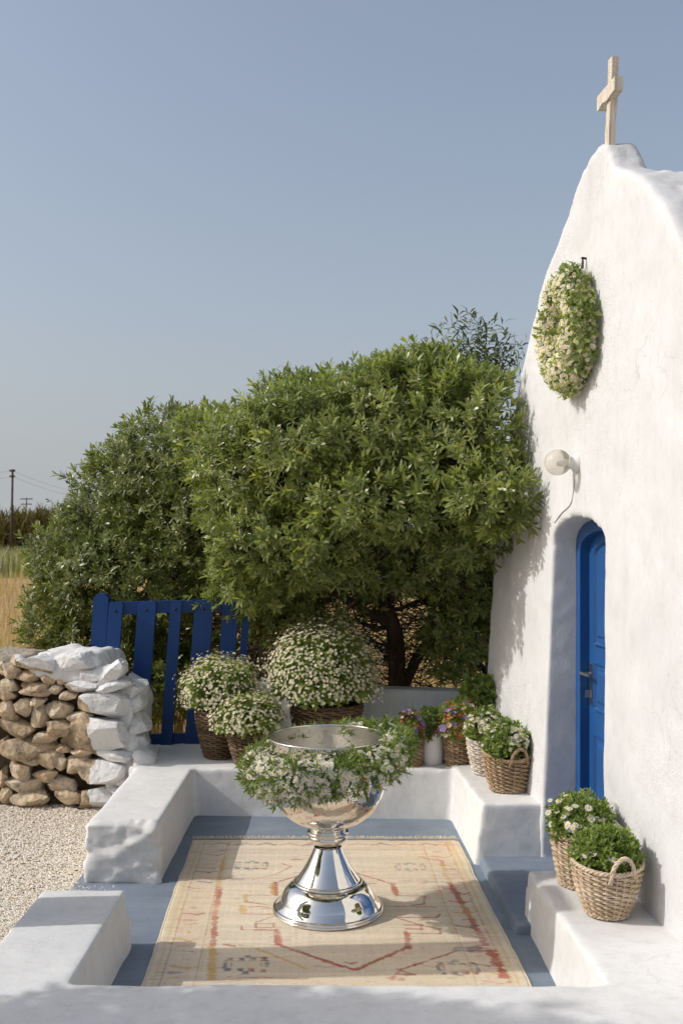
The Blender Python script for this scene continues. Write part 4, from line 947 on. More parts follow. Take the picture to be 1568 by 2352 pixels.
    stroke([(925,543),(960,512),(1010,495),(1165,442),(1290,440)], 'r', W2, 0.85); stroke([(945,512),(1005,530),(950,533)], 'r', 0.008, 0.8); stroke([(920,545),(955,545)], 'r', 0.014, 0.6)
    stroke([(1165,440),(1190,432)], 'b', 0.018, 0.7); stroke([(1215,440),(1245,430)], 'b', 0.018, 0.75); stroke([(335,436),(372,440)], 'r', 0.010, 0.6); stroke([(395,437),(425,440)], 'b', 0.010, 0.6); stroke([(430,440),(520,475),(620,515)], 'o', 0.008, 0.6); stroke([(330,552),(620,552)], 'r', 0.003, 0.6)
    def rosette(cx, cy, hw, hh, k=0.8):
        (cu, cv) = px2uv(cx, cy); e = px2uv(cx+hw, cy)[0]-cu; f = px2uv(cx, cy+hh)[1]-cv
        for i, a in enumerate((-0.72, -0.25, 0.25, 0.72)):
            for s in (-0.62, 0.62):
                blot(cu+a*e, cv+s*f, e*0.17, f*0.24, ('r', 'b', 'g', 'r')[(i+int(s > 0)) % 4], k); blot(cu+a*e+e*0.05, cv+s*f*1.1, e*0.09, f*0.13, 'k', k)
        for s in (-1, 1): blot(cu+s*e*0.86, cv, e*0.09, f*0.5, 'b', k); blot(cu+s*e*0.62, cv, e*0.06, f*0.3, 'g', k*0.7)
        blot(cu, cv+f*0.95, e*0.16, f*0.16, 'b', k); blot(cu, cv-f*0.95, e*0.16, f*0.16, 'b', k)
    rosette(405, 506, 88, 30); rosette(1163, 503, 80, 27); rosette(476, 149, 66, 17, 0.6); rosette(1047, 146, 60, 15, 0.5)
    blot(*px2uv(420,200), 0.045, 0.016, 'b', 0.5); blot(*px2uv(1110,197), 0.05, 0.012, 'b', 0.45); blot(*px2uv(1080,192), 0.03, 0.01, 'p', 0.5)
    # border motifs
    rr = random.Random(4)
    for side in (0, 1):
        for i in range(15):
            vv = 0.1+i*0.155; uu = 0.145 if side == 0 else RW-0.15
            sg = 1 if rr.random() < 0.5 else -1; du, dv = rr.uniform(-.025, .025), rr.uniform(-.02, .02); kind_ = rr.random()
            if kind_ < 0.55: wedge(uu+du-0.05*sg, uu+du+0.05*sg, vv+dv, rr.uniform(0.016, 0.030), rr.choice('rbprg'), rr.uniform(0.4, 0.75))
            if kind_ > 0.35: stroke([(uu+du-0.055, vv+dv+0.05), (uu+du+0.02, vv+dv+0.075), (uu+du+0.055, vv+dv+0.055)], rr.choice('rbpok'), rr.uniform(0.004, 0.010), rr.uniform(0.4, 0.7), True)
            if kind_ > 0.6: blot(uu+du+rr.uniform(-.02, .02), vv+dv-0.03, rr.uniform(0.012, 0.03), rr.uniform(0.006, 0.012), rr.choice('brgo'), 0.6)
            if kind_ < 0.3: wedge(uu+du+0.04*sg, uu+du-0.03*sg, vv+dv+0.05, 0.015, rr.choice('bkgo'), 0.55)
    for end in (0.09, RL-0.2):
        for i in range(11):
            uu = 0.12+i*0.145
            stroke([(uu, end+0.03), (uu+0.06, end-0.02), (uu+0.12, end+0.02)], rr.choice('rpko'), rr.uniform(0.004, 0.009), rr.uniform(0.3, 0.6), True)
            if i % 3 == 1: blot(uu+0.05, end+0.02, 0.03, 0.02, rr.choice('bpo'), 0.45)
    for i in range(170):                # faded little filling motifs all over the field
        uu, vv = rr.uniform(0.28, RW-0.28), rr.uniform(0.15, RL-0.15); q = rr.random()
        if q < 0.4: wedge(uu-0.03, uu+0.03, vv, rr.uniform(0.008, 0.02), rr.choice('rpob'), rr.uniform(0.15, 0.4))
        elif q < 0.7: blot(uu, vv, rr.uniform(0.01, 0.04), rr.uniform(0.004, 0.012), rr.choice('rpobg'), rr.uniform(0.15, 0.42))
        else: stroke([(uu-0.05, vv), (uu, vv+rr.uniform(-.03, .03)), (uu+0.06, vv)], rr.choice('rpo'), 0.004, rr.uniform(0.2, 0.45), True)
    for uu, hw_, col, k in ((0.145, 0.075, 'p', 0.13), (RW-0.15, 0.075, 'p', 0.15), (RW/2, 0.33, 'p', 0.05)): blot(uu, RL/2, hw_, RL/2, col, k)
    for uu in (0.075, 0.225, RW-0.085, RW-0.235): stroke([(uu, 0.06), (uu, RL)], 'r', 0.0035, 0.42, True)
    for vv in (0.05, 0.20): stroke([(0.06, vv), (RW-0.06, vv)], 'r', 0.0035, 0.38, True)
    for uu, col, k in ((0.045, 'o', 0.28), (0.24, 'o', 0.18), (RW-0.05, 'o', 0.40), (RW-0.075, 'o', 0.3), (RW-0.25, 'o', 0.2)):
        stroke([(uu, 0.03), (uu, RL)], col, 0.008, k, True)
    i = np.arange(nx*ny).reshape(ny, nx); F = np.stack([i[:-1, :-1], i[1:, :-1], i[1:, 1:], i[:-1, 1:]], -1).reshape(-1, 4)
    m, nt, p = material('woven_wool'); at_ = nt.nodes.new('ShaderNodeAttribute'); at_.attribute_name = 'Col'
    v1 = coords(nt, 'Object', (60, 220, 1)); v2 = coords(nt, 'Object', (260, 70, 1))
    nt.links.new(mixc(nt, 0.5, at_.outputs['Color'], ramp(nt, noise(nt, v1, 1.0, 3, 0.6), [(0.3, (0.72, 0.70, 0.66)), (0.6, (1.12, 1.12, 1.12))]), 'MULTIPLY'), p.inputs['Base Color'])
    p.inputs['Roughness'].default_value = 0.95; p.inputs['Specular IOR Level'].default_value = 0.1; p.inputs['Sheen Weight'].default_value = 0.1
    bump(nt, p, [(noise(nt, v1, 1.0, 3, 0.6), 0.8, 0.004), (noise(nt, v2, 1.0, 2, 0.6), 0.6, 0.003)], 1)
    rt = thing('rug', (RA+RB)/2*np.array([1, 1, 0])+rv*RL/2, 'cream woven kilim rug with red outlined medallion lying under the silver font', 'rug')
    o = mk('weave', P, F, m, rt)
    ca = o.data.color_attributes.new('Col', 'FLOAT_COLOR', 'POINT'); ca.data.foreach_set('color', np.c_[np.clip(C, 0, 1), np.ones(len(C))].astype(np.float32).ravel())
    # selvedge cords and knotted fringe
    M['wool'] = simple('cream_wool', (0.60, 0.52, 0.38), (0.70, 0.62, 0.48), 40, 0.95, 0.1, [(150, 0.5, 0.003)])
    for s in (0, nx-1):
        e = P[i[:, s]][::3]+np.array([0, 0, -0.003]); B().add(tube(e, 0.008, 6)).out('selvedge', M['wool'], rt)
    fr_ = B(); rg = np.random.default_rng(2)
    for e_i, sgn in ((0, -1),):
        for k in range(190):
            p0 = RA+ru*(RW*(k+0.5)/190); L = 0.018+0.022*rg.random(); s_ = rg.normal()*0.012
            fr_.add(tube([p0+np.array([0, 0, 0.012]), p0-rv*L*0.5+ru*s_*0.4+np.array([0, 0, 0.02+0.006*rg.random()]), p0-rv*L+ru*s_+np.array([0, 0, 0.006])], [0.0035, 0.003, 0.0015], 4))
    o = fr_.out('fringe', M['wool'], rt); o['kind'] = 'stuff'
rug()

# ------------------------------------------------------------------ silver font
FC = at(753, 2098, 5.2); FC[2] = 0.0; FZ = RUG_Z+0.002
FT = thing('baptismal_font', (FC[0], FC[1], FZ), 'polished silver baptismal font with hammered bowl on a flared foot, standing on the rug', 'font')
def sm(p, n): return smoothpath(p, n)
def fpart(name, prof, m, k=96): B().add(lathe(prof, k, (FC[0], FC[1], FZ))).out(name, M[m], FT)
fpart('foot', np.concatenate([[(0.0, 0.002), (0.278, 0.0)], sm([(0.284, 0.001), (0.289, 0.007), (0.286, 0.013), (0.281, 0.014)], 8), sm([(0.282, 0.016), (0.288, 0.021), (0.284, 0.028), (0.276, 0.030)], 8), sm([(0.274, 0.032), (0.262, 0.045), (0.250, 0.064)], 8)]), 'chrome')
fpart('foot_dome', np.concatenate([sm([(0.250, 0.063), (0.247, 0.071), (0.240, 0.085), (0.226, 0.108), (0.203, 0.131), (0.180, 0.143)], 22)]), 'chrome')
fpart('pedestal', np.concatenate([sm([(0.165, 0.140), (0.176, 0.143), (0.180, 0.150), (0.176, 0.157), (0.168, 0.159)], 10), sm([(0.166, 0.163), (0.148, 0.187), (0.122, 0.225), (0.098, 0.270), (0.080, 0.308), (0.071, 0.332)], 24)]), 'chrome')
fpart('knop', np.concatenate([sm([(0.062, 0.322), (0.066, 0.330), (0.066, 0.338), (0.072, 0.345)], 8), sm([(0.082, 0.353), (0.098, 0.368), (0.104, 0.380), (0.102, 0.392), (0.094, 0.398)], 12), sm([(0.096, 0.400), (0.108, 0.402), (0.110, 0.409), (0.104, 0.415), (0.094, 0.417)], 10), sm([(0.092, 0.420), (0.096, 0.426), (0.102, 0.436), (0.108, 0.446)], 8)]), 'chrome')
RIMZ = 0.905
def bowl():
    outer = sm([(0.085, 0.444), (0.125, 0.452), (0.180, 0.474), (0.232, 0.513), (0.268, 0.56), (0.291, 0.615), (0.301, 0.68), (0.304, 0.78), (0.306, 0.86), (0.308, RIMZ)], 60)
    inner = outer[::-1].copy(); inner[:, 0] -= 0.005; inner[:, 1] += 0.002; inner = inner[inner[:, 0] > 0.09]
    fpart('bowl', outer, 'chrome_h', 128)
    fpart('bowl_lining', np.concatenate([inner, [(0.0, 0.452)]]), 'chrome_in', 96)
bowl()
a = np.linspace(0, 2*np.pi, 96, endpoint=False)
B().add(tube(np.stack([FC[0]+0.3065*np.cos(a), FC[1]+0.3065*np.sin(a), np.full(96, FZ+RIMZ)], -1), 0.0065, 8, True)).out('rim', M['chrome'], FT)
for da in (-0.045, 0.0, 0.045) if False else (-0.03, 0.03):
    q = math.radians(75)+da*1.3; p = np.array([FC[0]+0.300*math.cos(q), FC[1]+0.300*math.sin(q), FZ+RIMZ-0.035]); n_ = np.array([-math.cos(q), -math.sin(q), 0])
    Vr = lathe([(0.0065, -0.002), (0.006, 0.002), (0.003, 0.0045), (0.0, 0.005)], 10)[0]@np.array(Vector(n_.tolist()).to_track_quat('Z', 'Y').to_matrix()).T+p
    mk('rivet', Vr, lathe([(0, 0)]*4, 10)[1], M['chrome'], FT)

# ------------------------------------------------------------------ garland on the font
def garland():
    rg = np.random.default_rng(21); n = 1150
    GL = thing('flower_garland', (FC[0], FC[1], FZ+0.75), 'thick garland of white daisies and green leaves draped around the silver bowl', 'garland')
    def ringpt(a, q, f):               # angle round the bowl, angle round the rope, 0..1 outwards
        # nearer the viewer (a = -90 deg) the rope hangs lower and fatter
        s = -np.sin(a); w = 0.5+0.5*s; lft = -np.cos(a)
        rt_ = 0.052+0.038*w+0.012*np.maximum(lft, 0); R0 = 0.328+0.05*np.clip(w, 0, 1)
        zc = 0.828-0.055*w-0.055*np.maximum(lft, 0)*1.0+0.075*np.maximum(np.cos(a), 0)*(1-0.25*w)
        bump_ = 1+0.28*vnoise(np.stack([np.cos(a)*3, np.sin(a)*3, q*0.8], -1), 1.0, 5.0)
        r = R0+rt_*f*bump_*np.cos(q); z = zc+rt_*1.05*f*bump_*np.sin(q)
        r = np.where(z < RIMZ+0.02, np.maximum(r, 0.322), r)      # the rope lies outside the bowl
        P = np.stack([FC[0]+r*np.cos(a), FC[1]+r*np.sin(a), FZ+z], -1)
        A = np.stack([np.cos(q)*np.cos(a), np.cos(q)*np.sin(a), np.sin(q)], -1); return P, A
    def samp(m):
        a = rg.random(m)*2*np.pi
        q = rg.normal(size=m)*0.95+0.25; return a, q
    a, q = samp(n); P, A = ringpt(a, q, 0.30+0.60*rg.random(n)); V, F, _ = scatter(GAR_T, P, A+rg.normal(size=A.shape)*0.35, 0.75+0.5*rg.random(n), rg)
    # moss rope underneath so nothing floats
    aa = np.linspace(0, 2*np.pi, 64, endpoint=False); C0, _ = ringpt(aa, np.zeros(64), np.zeros(64)); Vt, Ft = tube(C0, 0.020, 8, True)
    fill_mesh('foliage', [((V, F), 0), ((Vt, np.array(Ft)), 0)], [M['leaf_gar']], GL, 'stuff')
    # sprigs that stick out
    sp = []; 
    for T, k0, nb in ((D_BIG, 0, 330), (D_MID, 1, 650), (D_SMALL, 2, 1500)):
        # daisies come in bunches
        nbunch = nb//7; ca_, cq_ = samp(nbunch); j = rg.integers(0, nbunch, nb)
        if k0 == 0: ca_ = rg.choice([-1.15, -0.55, -0.1, 0.35, -1.9, -1.5, 2.0], nbunch)+rg.normal(size=nbunch)*0.22
        if k0 == 2: ca_ = rg.choice([-2.2, -2.7, 3.1, -0.6, -1.7, 0.0], nbunch)+rg.normal(size=nbunch)*0.3
        a = ca_[j]+rg.normal(size=nb)*0.06; q = cq_[j]+rg.normal(size=nb)*0.25
        P, A = ringpt(a, q, 0.98+0.14*rg.random(nb)); A = A+np.array([0, -0.25, 0.3])+rg.normal(size=A.shape)*0.3
        sp.append((T, P, A, 0.70+0.38*rg.random(nb)))
    tot = 0; rest = []
    for T, P, A, s in sp:
        rk = np.argsort(-front_rank(P, A)); take = {0: 150, 1: 150, 2: 0}[tot]; tot += 1
        as_parts('flower', T, [M['petal'], M['eye']], GL, P[rk[:take]], A[rk[:take]], s[rk[:take]], rg, CACHE)
        rest.append(scatter(T, P[rk[take:]], A[rk[take:]], s[rk[take:]], rg))
    n0 = 0; Vs = []; Fs = []; Ms = []
    for V, F, m in rest: Vs.append(V); Fs.append(F+n0); Ms.append(m); n0 += len(V)
    o = mk('flower_mass', np.concatenate(Vs), np.concatenate(Fs), [M['petal'], M['eye']], GL, np.concatenate(Ms)); o['kind'] = 'stuff'
garland()

# ------------------------------------------------------------------ baskets
def basket(name, label, c, rb, rt, h, rows, stakes, wm, group='wicker baskets of flowers', oval=1.0, turn=0.0, handle=None, tilt=0.0, liner=False, wave=0.0):
    c = np.array(c, float); t = thing(name, c, label, 'basket', group); m = M[wm]; rg = np.random.default_rng(int(abs(c[0]*1000)+c[1]*100))
    ct_, st_ = math.cos(turn), math.sin(turn)
    def rad(f): return rb+(rt-rb)*(1-(1-f)**1.7)
    def pt(a, r, z):
        x, y = r*np.cos(a)*oval, r*np.sin(a); zz = z+(wave*(np.cos(a)**2))*(z/h)
        return np.stack([c[0]+x*ct_-y*st_, c[1]+x*st_+y*ct_, c[2]+zz], -1)
    th = h/rows
    for i in range(rows):
        z = th*(i+0.5); r = rad((i+0.5)/rows); k = stakes*6; a = np.linspace(0, 2*np.pi, k, endpoint=False)
        amp = 0.0062; w = amp*np.cos(a*stakes/2+math.pi*(i % 2))
        zz = z+0.0025*np.cos(a*stakes/2+math.pi*(i % 2)+0.7)+0.10*th*vnoise(np.stack([np.cos(a)*2, np.sin(a)*2, a*0+i], -1), 1.5)
        V, F = tube(pt(a, r+w, zz), th*0.50, 5, True)
        # split cane: flatter than round
        B().add((V, F)).out('weaver', m, t)
    for k in range(stakes):
        a = 2*math.pi*k/stakes+0.02*rg.normal(); f = np.linspace(0, 1, 8)
        P = pt(np.full(8, a), rad(f), f*h*1.0); B().add(tube(P, 0.0052, 5)).out('stake', m, t)
    # plaited rim and foot
    for zz, r, nm, rr, lay in ((h+0.004, rt+0.002, 'rim', 0.0075, 3), (0.008, rb+0.006, 'foot_ring', 0.006, 2)):
        b = B(); k = 120; a = np.linspace(0, 2*np.pi, k, endpoint=False)
        for s in range(lay):
            ph = 2*math.pi*s/lay; tw = 16
            b.add(tube(pt(a, r+rr*0.8*np.cos(a*tw+ph), zz+rr*0.8*np.sin(a*tw+ph)), rr*0.75, 6, True))
        b.out(nm, m, t)
    fl = np.linspace(0.02, 0.97, 6); an = np.linspace(0, 2*np.pi, 32, endpoint=False)
    V = np.concatenate([pt(an, rad(f)-0.012, np.full(32, f*h)) for f in fl]); F = [(i*32+j, i*32+(j+1) % 32, (i+1)*32+(j+1) % 32, (i+1)*32+j) for i in range(5) for j in range(32)]
    F.append(tuple(range(32))[::-1]); B().add((V, F)).out('lining', M['liner'] if liner else M['soil'], t)
    b = B(); b.add((pt(an, np.full(32, rad(0.85)-0.01), np.full(32, h*0.86)), [tuple(range(32))])); b.out('soil', M['soil'], t)
    if handle:
        for ha, hw, hh in handle:
            b = B(); n = 28; f = np.linspace(0, 1, n)
            aa = ha+(f-0.5)*2*hw/rt; base = pt(aa, np.full(n, rt+0.006), np.full(n, h)); up = np.sin(np.pi*f)
            P = base.copy(); P[:, 2] += hh*up**0.75-0.035*(np.abs(f-0.5)*2)**6; T_, N_, B_ = frames(P)
            for s in range(3):
                ph = 2*math.pi*s/3+f*22; b.add(tube(P+0.0055*(np.cos(ph)[:, None]*N_+np.sin(ph)[:, None]*B_), 0.0055, 6))
            b.out('handle', m, t)
    return t
def plant(name, label, cat, c, r, hgt, T, matl, n_leaf, flowers, lsc=(0.8, 1.3), low=-0.25, group='plants in the baskets', parts=True, oval=1.0, stems=0, lumpy=0.17, seed=None, fill=0.35, foot=0.12, top=0.97):
    """leafy mound: c = centre of the pot mouth; flowers = [(templates, petal mat, count, scale, spread, cluster)]"""
    rg = np.random.default_rng(seed or int(abs(c[0])*997+c[1]*131)); c = np.array(c, float); t = thing(name, c-np.array([0, 0, foot]), label, cat, group)
    cc = c+np.array([0, 0, hgt*0.30]); rad = np.array([r*oval, r, hgt*0.70])
    def shell(d, f): return cc+d*rad*(f*(1+lumpy*vnoise(d*2.6+c*3.1, 1.0)+0.5*lumpy*vnoise(d*6+c*1.1, 1.0)))[:, None]
    d = dome_dirs(n_leaf, rg, low-0.15); P = shell(d, fill+(top-fill)*rg.random(n_leaf)**0.5); A = d/rad*r+np.array([0, 0, 0.4])+rg.normal(size=d.shape)*0.35
    V, F, _ = scatter(T, P, A, lsc[0]+(lsc[1]-lsc[0])*rg.random(n_leaf), rg)
    base = c+np.stack([rg.normal(size=max(stems, 12))*r*0.18, rg.normal(size=max(stems, 12))*r*0.18, np.full(max(stems, 12), -foot)], -1)
    d2 = dome_dirs(len(base), rg, low); tip = shell(d2, np.full(len(base), 0.9)); Vs, Fs = stems_between(base, tip, 0.0016, 3)
    o = fill_mesh('foliage', [((V, F), 0), ((Vs, Fs), 0)], [matl], t, 'stuff')
    rest = {}; budget = 300 if parts else 0
    tot = sum(f[2] for f in flowers)
    for fi, (FTm, pm, n, s, sp, clus) in enumerate(flowers):
        d = dome_dirs(n, rg, low)
        if clus:
            k = dome_dirs(max(2, n//clus), rg, 0.1); d = k[rg.integers(0, len(k), n)]+rg.normal(size=(n, 3))*0.13; d /= np.linalg.norm(d, axis=1, keepdims=True)
        P = shell(d, 0.98+sp*rg.random(n)**2.2); A = d/rad*r+np.array([0, -0.15, 0.45])+rg.normal(size=d.shape)*0.3; sc_ = s*(0.8+0.4*rg.random(n))
        take = int(round(budget*n/max(tot, budget))) if parts else 0; take = min(take, n); rk = np.argsort(-front_rank(P, A))
        # little stalks
        a_, b_ = rk[:take], rk[take:]
        as_parts('flower', FTm, [M[pm], M['eye']], t, P[a_], A[a_], sc_[a_], rg, CACHE)
        if len(b_):
            q = scatter(FTm, P[b_], A[b_], sc_[b_], rg); rest.setdefault(pm, []).append(q)
        if sp > 0.08:
            vs_, fs_ = stems_between(shell(d, np.full(n, 0.8)), P-0.002*A, 0.0011, 3); o2 = mk('stalk_mass', vs_, fs_, matl, t); o2['kind'] = 'stuff'
    for pm, qs in rest.items():
        n0 = 0; Vs = []; Fs = []; Ms = []
        for V, F, m in qs: Vs.append(V); Fs.append(F+n0); Ms.append(m); n0 += len(V)
        o = mk('flower_mass', np.concatenate(Vs), np.concatenate(Fs), [M[pm], M['eye']], t, np.concatenate(Ms)); o['kind'] = 'stuff'
    return t
BZ, BR, BF = 0.338, 0.366, 0.284
def sit(x, D, z): return np.array([(x-PX0)/FPX*D, D, z])
GB, GP = 'wicker baskets set out on the benches', 'potted plants set out on the benches'
# back bench, left to right
c = sit(507, 7.36, BZ); basket('wicker_basket', 'tall dark brown wicker basket, leftmost on the back bench by the blue gate', c, 0.115, 0.185, 0.34, 22, 22, 'wick_dark', GB)
plant('feverfew_plant', 'mound of small white flowers in the tall dark basket by the blue gate', 'flowers', c+np.array([0, 0, 0.34]), 0.285, 0.40, FEV_T, M['leaf_fev'], 1200, [(D_SMALL, 'petal_cream', 1250, 1.0, 0.24, 0)], group=GP, stems=40, top=0.86)
c = sit(573, 7.12, BZ); basket('wicker_basket', 'small brown basket with a loop handle, in front of the tall dark basket', c, 0.095, 0.155, 0.225, 15, 20, 'wick_dark', GB, handle=[(-0.95, 0.055, 0.10)])
plant('feverfew_plant', 'smaller white flower mound in the handled basket, left of the silver bowl', 'flowers', c+np.array([0.0, 0, 0.225]), 0.245, 0.285, FEV_T, M['leaf_fev'], 900, [(D_SMALL, 'petal_cream', 900, 1.0, 0.24, 0)], group=GP, stems=30, top=0.86)
c = sit(750, 7.50, BZ); basket('wicker_basket', 'wide brown basket in the middle of the back bench, behind the silver bowl', c, 0.20, 0.27, 0.365, 22, 26, 'wick_dark', GB)
plant('feverfew_plant', 'largest round mound of small white flowers, in the middle of the back bench', 'flowers', c+np.array([-0.03, -0.02, 0.365]), 0.415, 0.60, FEV_T, M['leaf_fev'], 2300, [(D_SMALL, 'petal_cream', 2900, 1.0, 0.24, 0)], group=GP, stems=60, top=0.86, lumpy=0.13)
c = sit(944, 7.06, BZ); basket('wicker_basket', 'small light brown basket half hidden by the garland, left of the white pot', c, 0.07, 0.085, 0.19, 13, 16, 'wick_mid', GB)
MIXF = lambda k: [(D_ROSE, 'red', 14*k, 0.85, 0.22, 0), (D_ROSE, 'maroon', 9*k, 0.9, 0.25, 0), (D_ROSE, 'violet', 9*k, 1.0, 0.28, 0), (D_ROSE, 'pink', 10*k, 0.85, 0.2, 0), (D_SMALL, 'lime', 30*k, 1.1, 0.12, 0)]
plant('mixed_flowers', 'red and violet flowers with fine grass in the small basket left of the white pot', 'flowers', c+np.array([0, 0, 0.18]), 0.115, 0.20, GRA_T+FEV_T[:2], M['leaf_gar'], 260, MIXF(2), (0.7, 1.1), group=GP)
c = sit(992, 7.12, BZ)
wp = thing('plant_pot', c, 'round white plastic pot between two baskets on the back bench', 'pot')
B().add(lathe(np.concatenate([[(0.0, 0.001), (0.070, 0.001)], sm([(0.078, 0.003), (0.082, 0.03), (0.084, 0.10), (0.088, 0.215)], 16), [(0.092, 0.218), (0.092, 0.235), (0.086, 0.235), (0.082, 0.19), (0.0, 0.19)]]), 40, c)).out('body', M['liner'], wp)
B().add(lathe([(0.0, 0.192), (0.081, 0.193)], 32, c)).out('soil', M['soil'], wp)
plant('green_plant', 'dark green leafy plant spilling from the white plastic pot', 'plant', c+np.array([-0.01, 0, 0.22]), 0.110, 0.17, FEV_T, M['leaf_gar'], 420, [], group=GP, low=-0.5)
c = sit(1052, 7.05, BZ); basket('wicker_basket', 'round honey brown basket at the right end of the back bench', c, 0.078, 0.104, 0.215, 15, 18, 'wick_mid', GB)
plant('mixed_flowers', 'purple, red and lime flowers in the honey brown basket beside the chapel corner', 'flowers', c+np.array([0, 0, 0.20]), 0.145, 0.25, GRA_T+FEV_T[:2], M['leaf_fev'], 420, MIXF(4), (0.7, 1.2), group=GP)
c = sit(1108, 7.26, BZ+0.008)
wp2 = thing('plant_pot', c, 'plain terracotta pot hidden behind the baskets at the chapel corner', 'pot')
M['terracotta'] = simple('terracotta', (0.33, 0.13, 0.07), (0.40, 0.17, 0.09), 9, 0.85)
B().add(lathe([(0.0, 0.001), (0.055, 0.001), (0.082, 0.19), (0.09, 0.19), (0.09, 0.22), (0.08, 0.22), (0.076, 0.19), (0.0, 0.19)], 32, c)).out('body', M['terracotta'], wp2)
plant('basil_plant', 'bushy broad-leaved green herb against the chapel corner', 'plant', c+np.array([-0.015, -0.03, 0.23]), 0.145, 0.33, BASBIG_T, M['leaf_basil'], 330, [], group=GP, low=-0.3)
# raised bench by the door
c = sit(1118, 6.72, BR); basket('wicker_basket', 'whitewashed wicker basket behind the brown handled one near the door', c, 0.085, 0.130, 0.225, 14, 20, 'wick_white', GB)
plant('daisy_plant', 'daisies with pale flowers in the whitewashed basket near the door', 'flowers', c+np.array([0, 0, 0.225]), 0.155, 0.20, FEV_T+BAS_T, M['leaf_basil'], 420, [(D_MID, 'petal', 110, 1.0, 0.14, 7), (D_SMALL, 'petal_cream', 200, 1.1, 0.14, 6)], group=GP, top=0.88)
c = sit(1166, 6.28, BR); basket('wicker_basket', 'brown boat-shaped basket with loop handle on the raised bench left of the door', c, 0.092, 0.140, 0.205, 17, 22, 'wick_mid', GB, oval=1.12, handle=[(-1.25, 0.055, 0.075)], wave=0.03)
plant('daisy_plant', 'daisies with white flower cluster in the brown basket left of the door', 'flowers', c+np.array([0.0, 0.01, 0.215]), 0.145, 0.20, FEV_T+BAS_T, M['leaf_basil'], 460, [(D_BIG, 'petal', 60, 1.0, 0.14, 8), (D_MID, 'petal', 60, 0.9, 0.14, 5)], group=GP, top=0.88)
# near bench
c = sit(1334, 4.83, BF); basket('wicker_basket', 'light wicker basket standing behind the front one, below the blue door', c, 0.100, 0.138, 0.235, 20, 22, 'wick_light', GB, liner=True, wave=0.02)
plant('daisy_plant', 'leafy daisy plant with tall white blooms below the blue door', 'flowers', c+np.array([0.0, 0.01, 0.225]), 0.152, 0.195, BAS_T, M['leaf_basil'], 1250, [(D_BIG, 'petal', 80, 0.95, 0.2, 6), (D_BIG, 'petal', 20, 0.95, 0.5, 5)], lsc=(0.65, 1.1), group=GP, top=0.90)
c = sit(1393, 4.46, BF); basket('wicker_basket', 'light wicker basket with a big loop handle, nearest to the viewer', c, 0.088, 0.152, 0.215, 19, 24, 'wick_light', GB, handle=[(-1.35, 0.060, 0.075)], liner=True, wave=0.015)
plant('daisy_plant', 'low green daisy plant with few blooms in the nearest handled basket', 'flowers', c+np.array([0.0, 0.01, 0.20]), 0.148, 0.165, BAS_T, M['leaf_basil'], 1250, [(D_BIG, 'petal', 22, 0.85, 0.14, 4)], lsc=(0.65, 1.1), group=GP, top=0.90)

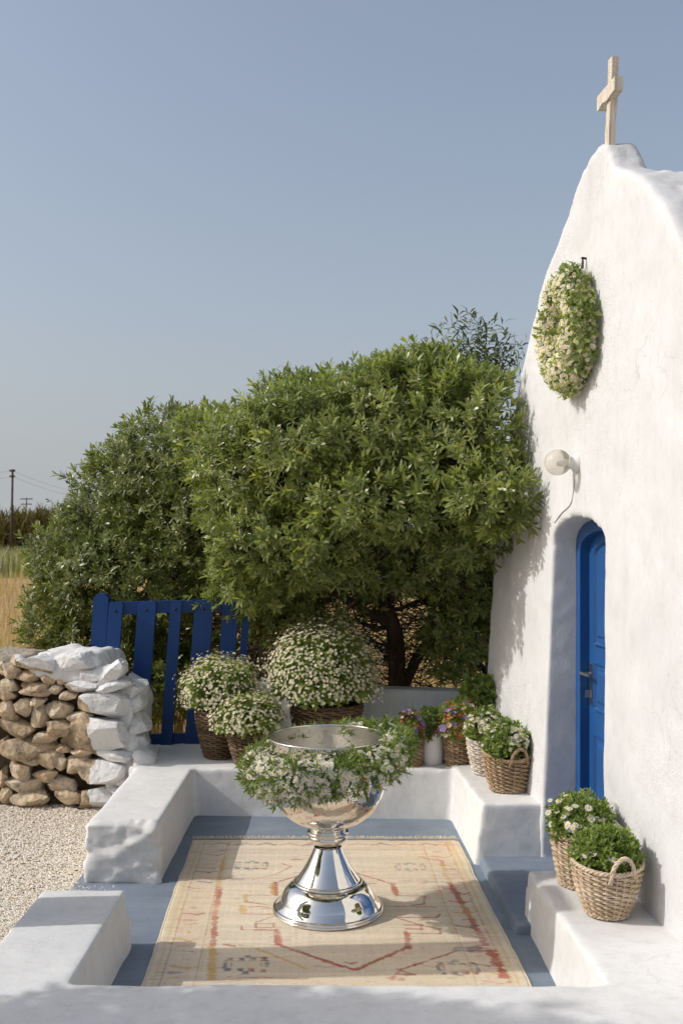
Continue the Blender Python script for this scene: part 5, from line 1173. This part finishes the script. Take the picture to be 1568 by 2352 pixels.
# ------------------------------------------------------------------ flower wreath on the gable
def wreath():
    rg = np.random.default_rng(33); t0, z0 = 5.44, 3.085; RWr, r = 0.228, 0.103
    WR = thing('flower_wreath', fac(t0, z0, 0.0), 'ring wreath of small cream daisies hanging high on the chapel facade', 'wreath')
    def pt(a, q, f):
        bump_ = 1+0.22*vnoise(np.stack([np.cos(a)*2.5, np.sin(a)*2.5, q*0.7], -1), 1.0, 2.0)
        rr = RWr+r*f*bump_*np.cos(q)*1.0; out_ = -(0.055+r*1.0*f*bump_*np.maximum(np.sin(q), -0.25))
        tt = t0+rr*np.cos(a)*0.92; zz = z0+rr*np.sin(a)*0.98
        P = np.stack([FA-FB*tt+out_*0.995, tt+out_*0.0995, zz], -1)
        A = np.stack([-np.sin(q)*0.99, np.cos(q)*np.cos(a)-0.1*np.sin(q), np.cos(q)*np.sin(a)], -1); return P, A
    def samp(n): return rg.random(n)*2*np.pi, rg.uniform(-0.5, math.pi+0.5, n)
    aa = np.linspace(0, 2*np.pi, 72, endpoint=False); C0, _ = pt(aa, np.zeros(72), np.zeros(72)); C0[:, 0] += 0.015
    B().add(tube(C0, 0.05, 10, True)).out('base', M['foam'], WR)
    n = 900; a, q = samp(n); P, A = pt(a, q, 0.40+0.45*rg.random(n)); V, F, _ = scatter(FEV_T, P, A+rg.normal(size=A.shape)*0.3, 0.9+0.5*rg.random(n), rg)
    n2 = 90; a2 = rg.choice([-0.0, 3.3, 2.7, 1.9, -2.3, -1.8], n2)+rg.normal(size=n2)*0.45; q2 = rg.uniform(-0.3, 0.8, n2); a2 = np.where(rg.random(n2) < 0.85, math.pi+rg.normal(size=n2)*0.9, a2)
    P2, A2 = pt(a2, q2, 0.85+0.15*rg.random(n2)); V2, F2, _ = scatter(VAR_T, P2, A2+rg.normal(size=A2.shape)*0.3, 0.8+0.5*rg.random(n2), rg)
    fill_mesh('foliage', [((V, F), 0), ((V2, F2), 1)], [M['leaf_fev'], M['leaf_var']], WR, 'stuff')
    m = 2200; a, q = samp(m); P, A = pt(a, q, 1.0+0.16*rg.random(m)); A = A+rg.normal(size=A.shape)*0.25+np.array([-0.2, -0.35, 0.0]); s = 0.66+0.34*rg.random(m)
    rk = np.argsort(-front_rank(P, A)); rk = np.r_[rg.permutation(rk[:600])[:300], []].astype(int); msk = np.zeros(m, bool); msk[rk] = True
    as_parts('flower', D_MID, [M['petal_cream'], M['eye']], WR, P[msk], A[msk], s[msk], rg, CACHE)
    V, F, mi = scatter(D_MID, P[~msk], A[~msk], s[~msk], rg); o = mk('flower_mass', V, F, [M['petal_cream'], M['eye']], WR, mi); o['kind'] = 'stuff'
    nt_, nz_ = facpx(1343, 594); b = B()
    for sgn in (-1, 1):
        b.add(tube(smoothpath([fac(nt_, nz_, -0.012), fac(nt_+0.012*sgn, nz_-0.05, -0.016), fac(nt_+0.01*sgn, nz_-0.10, -0.03), fac(nt_+0.03*sgn, nz_-0.17, -0.05)], 12), 0.0045, 6))
    b.add(tube([fac(nt_, nz_, 0.03), fac(nt_, nz_+0.005, -0.02)], 0.006, 6)); b.out('hanger', M['iron'], WR)
wreath()
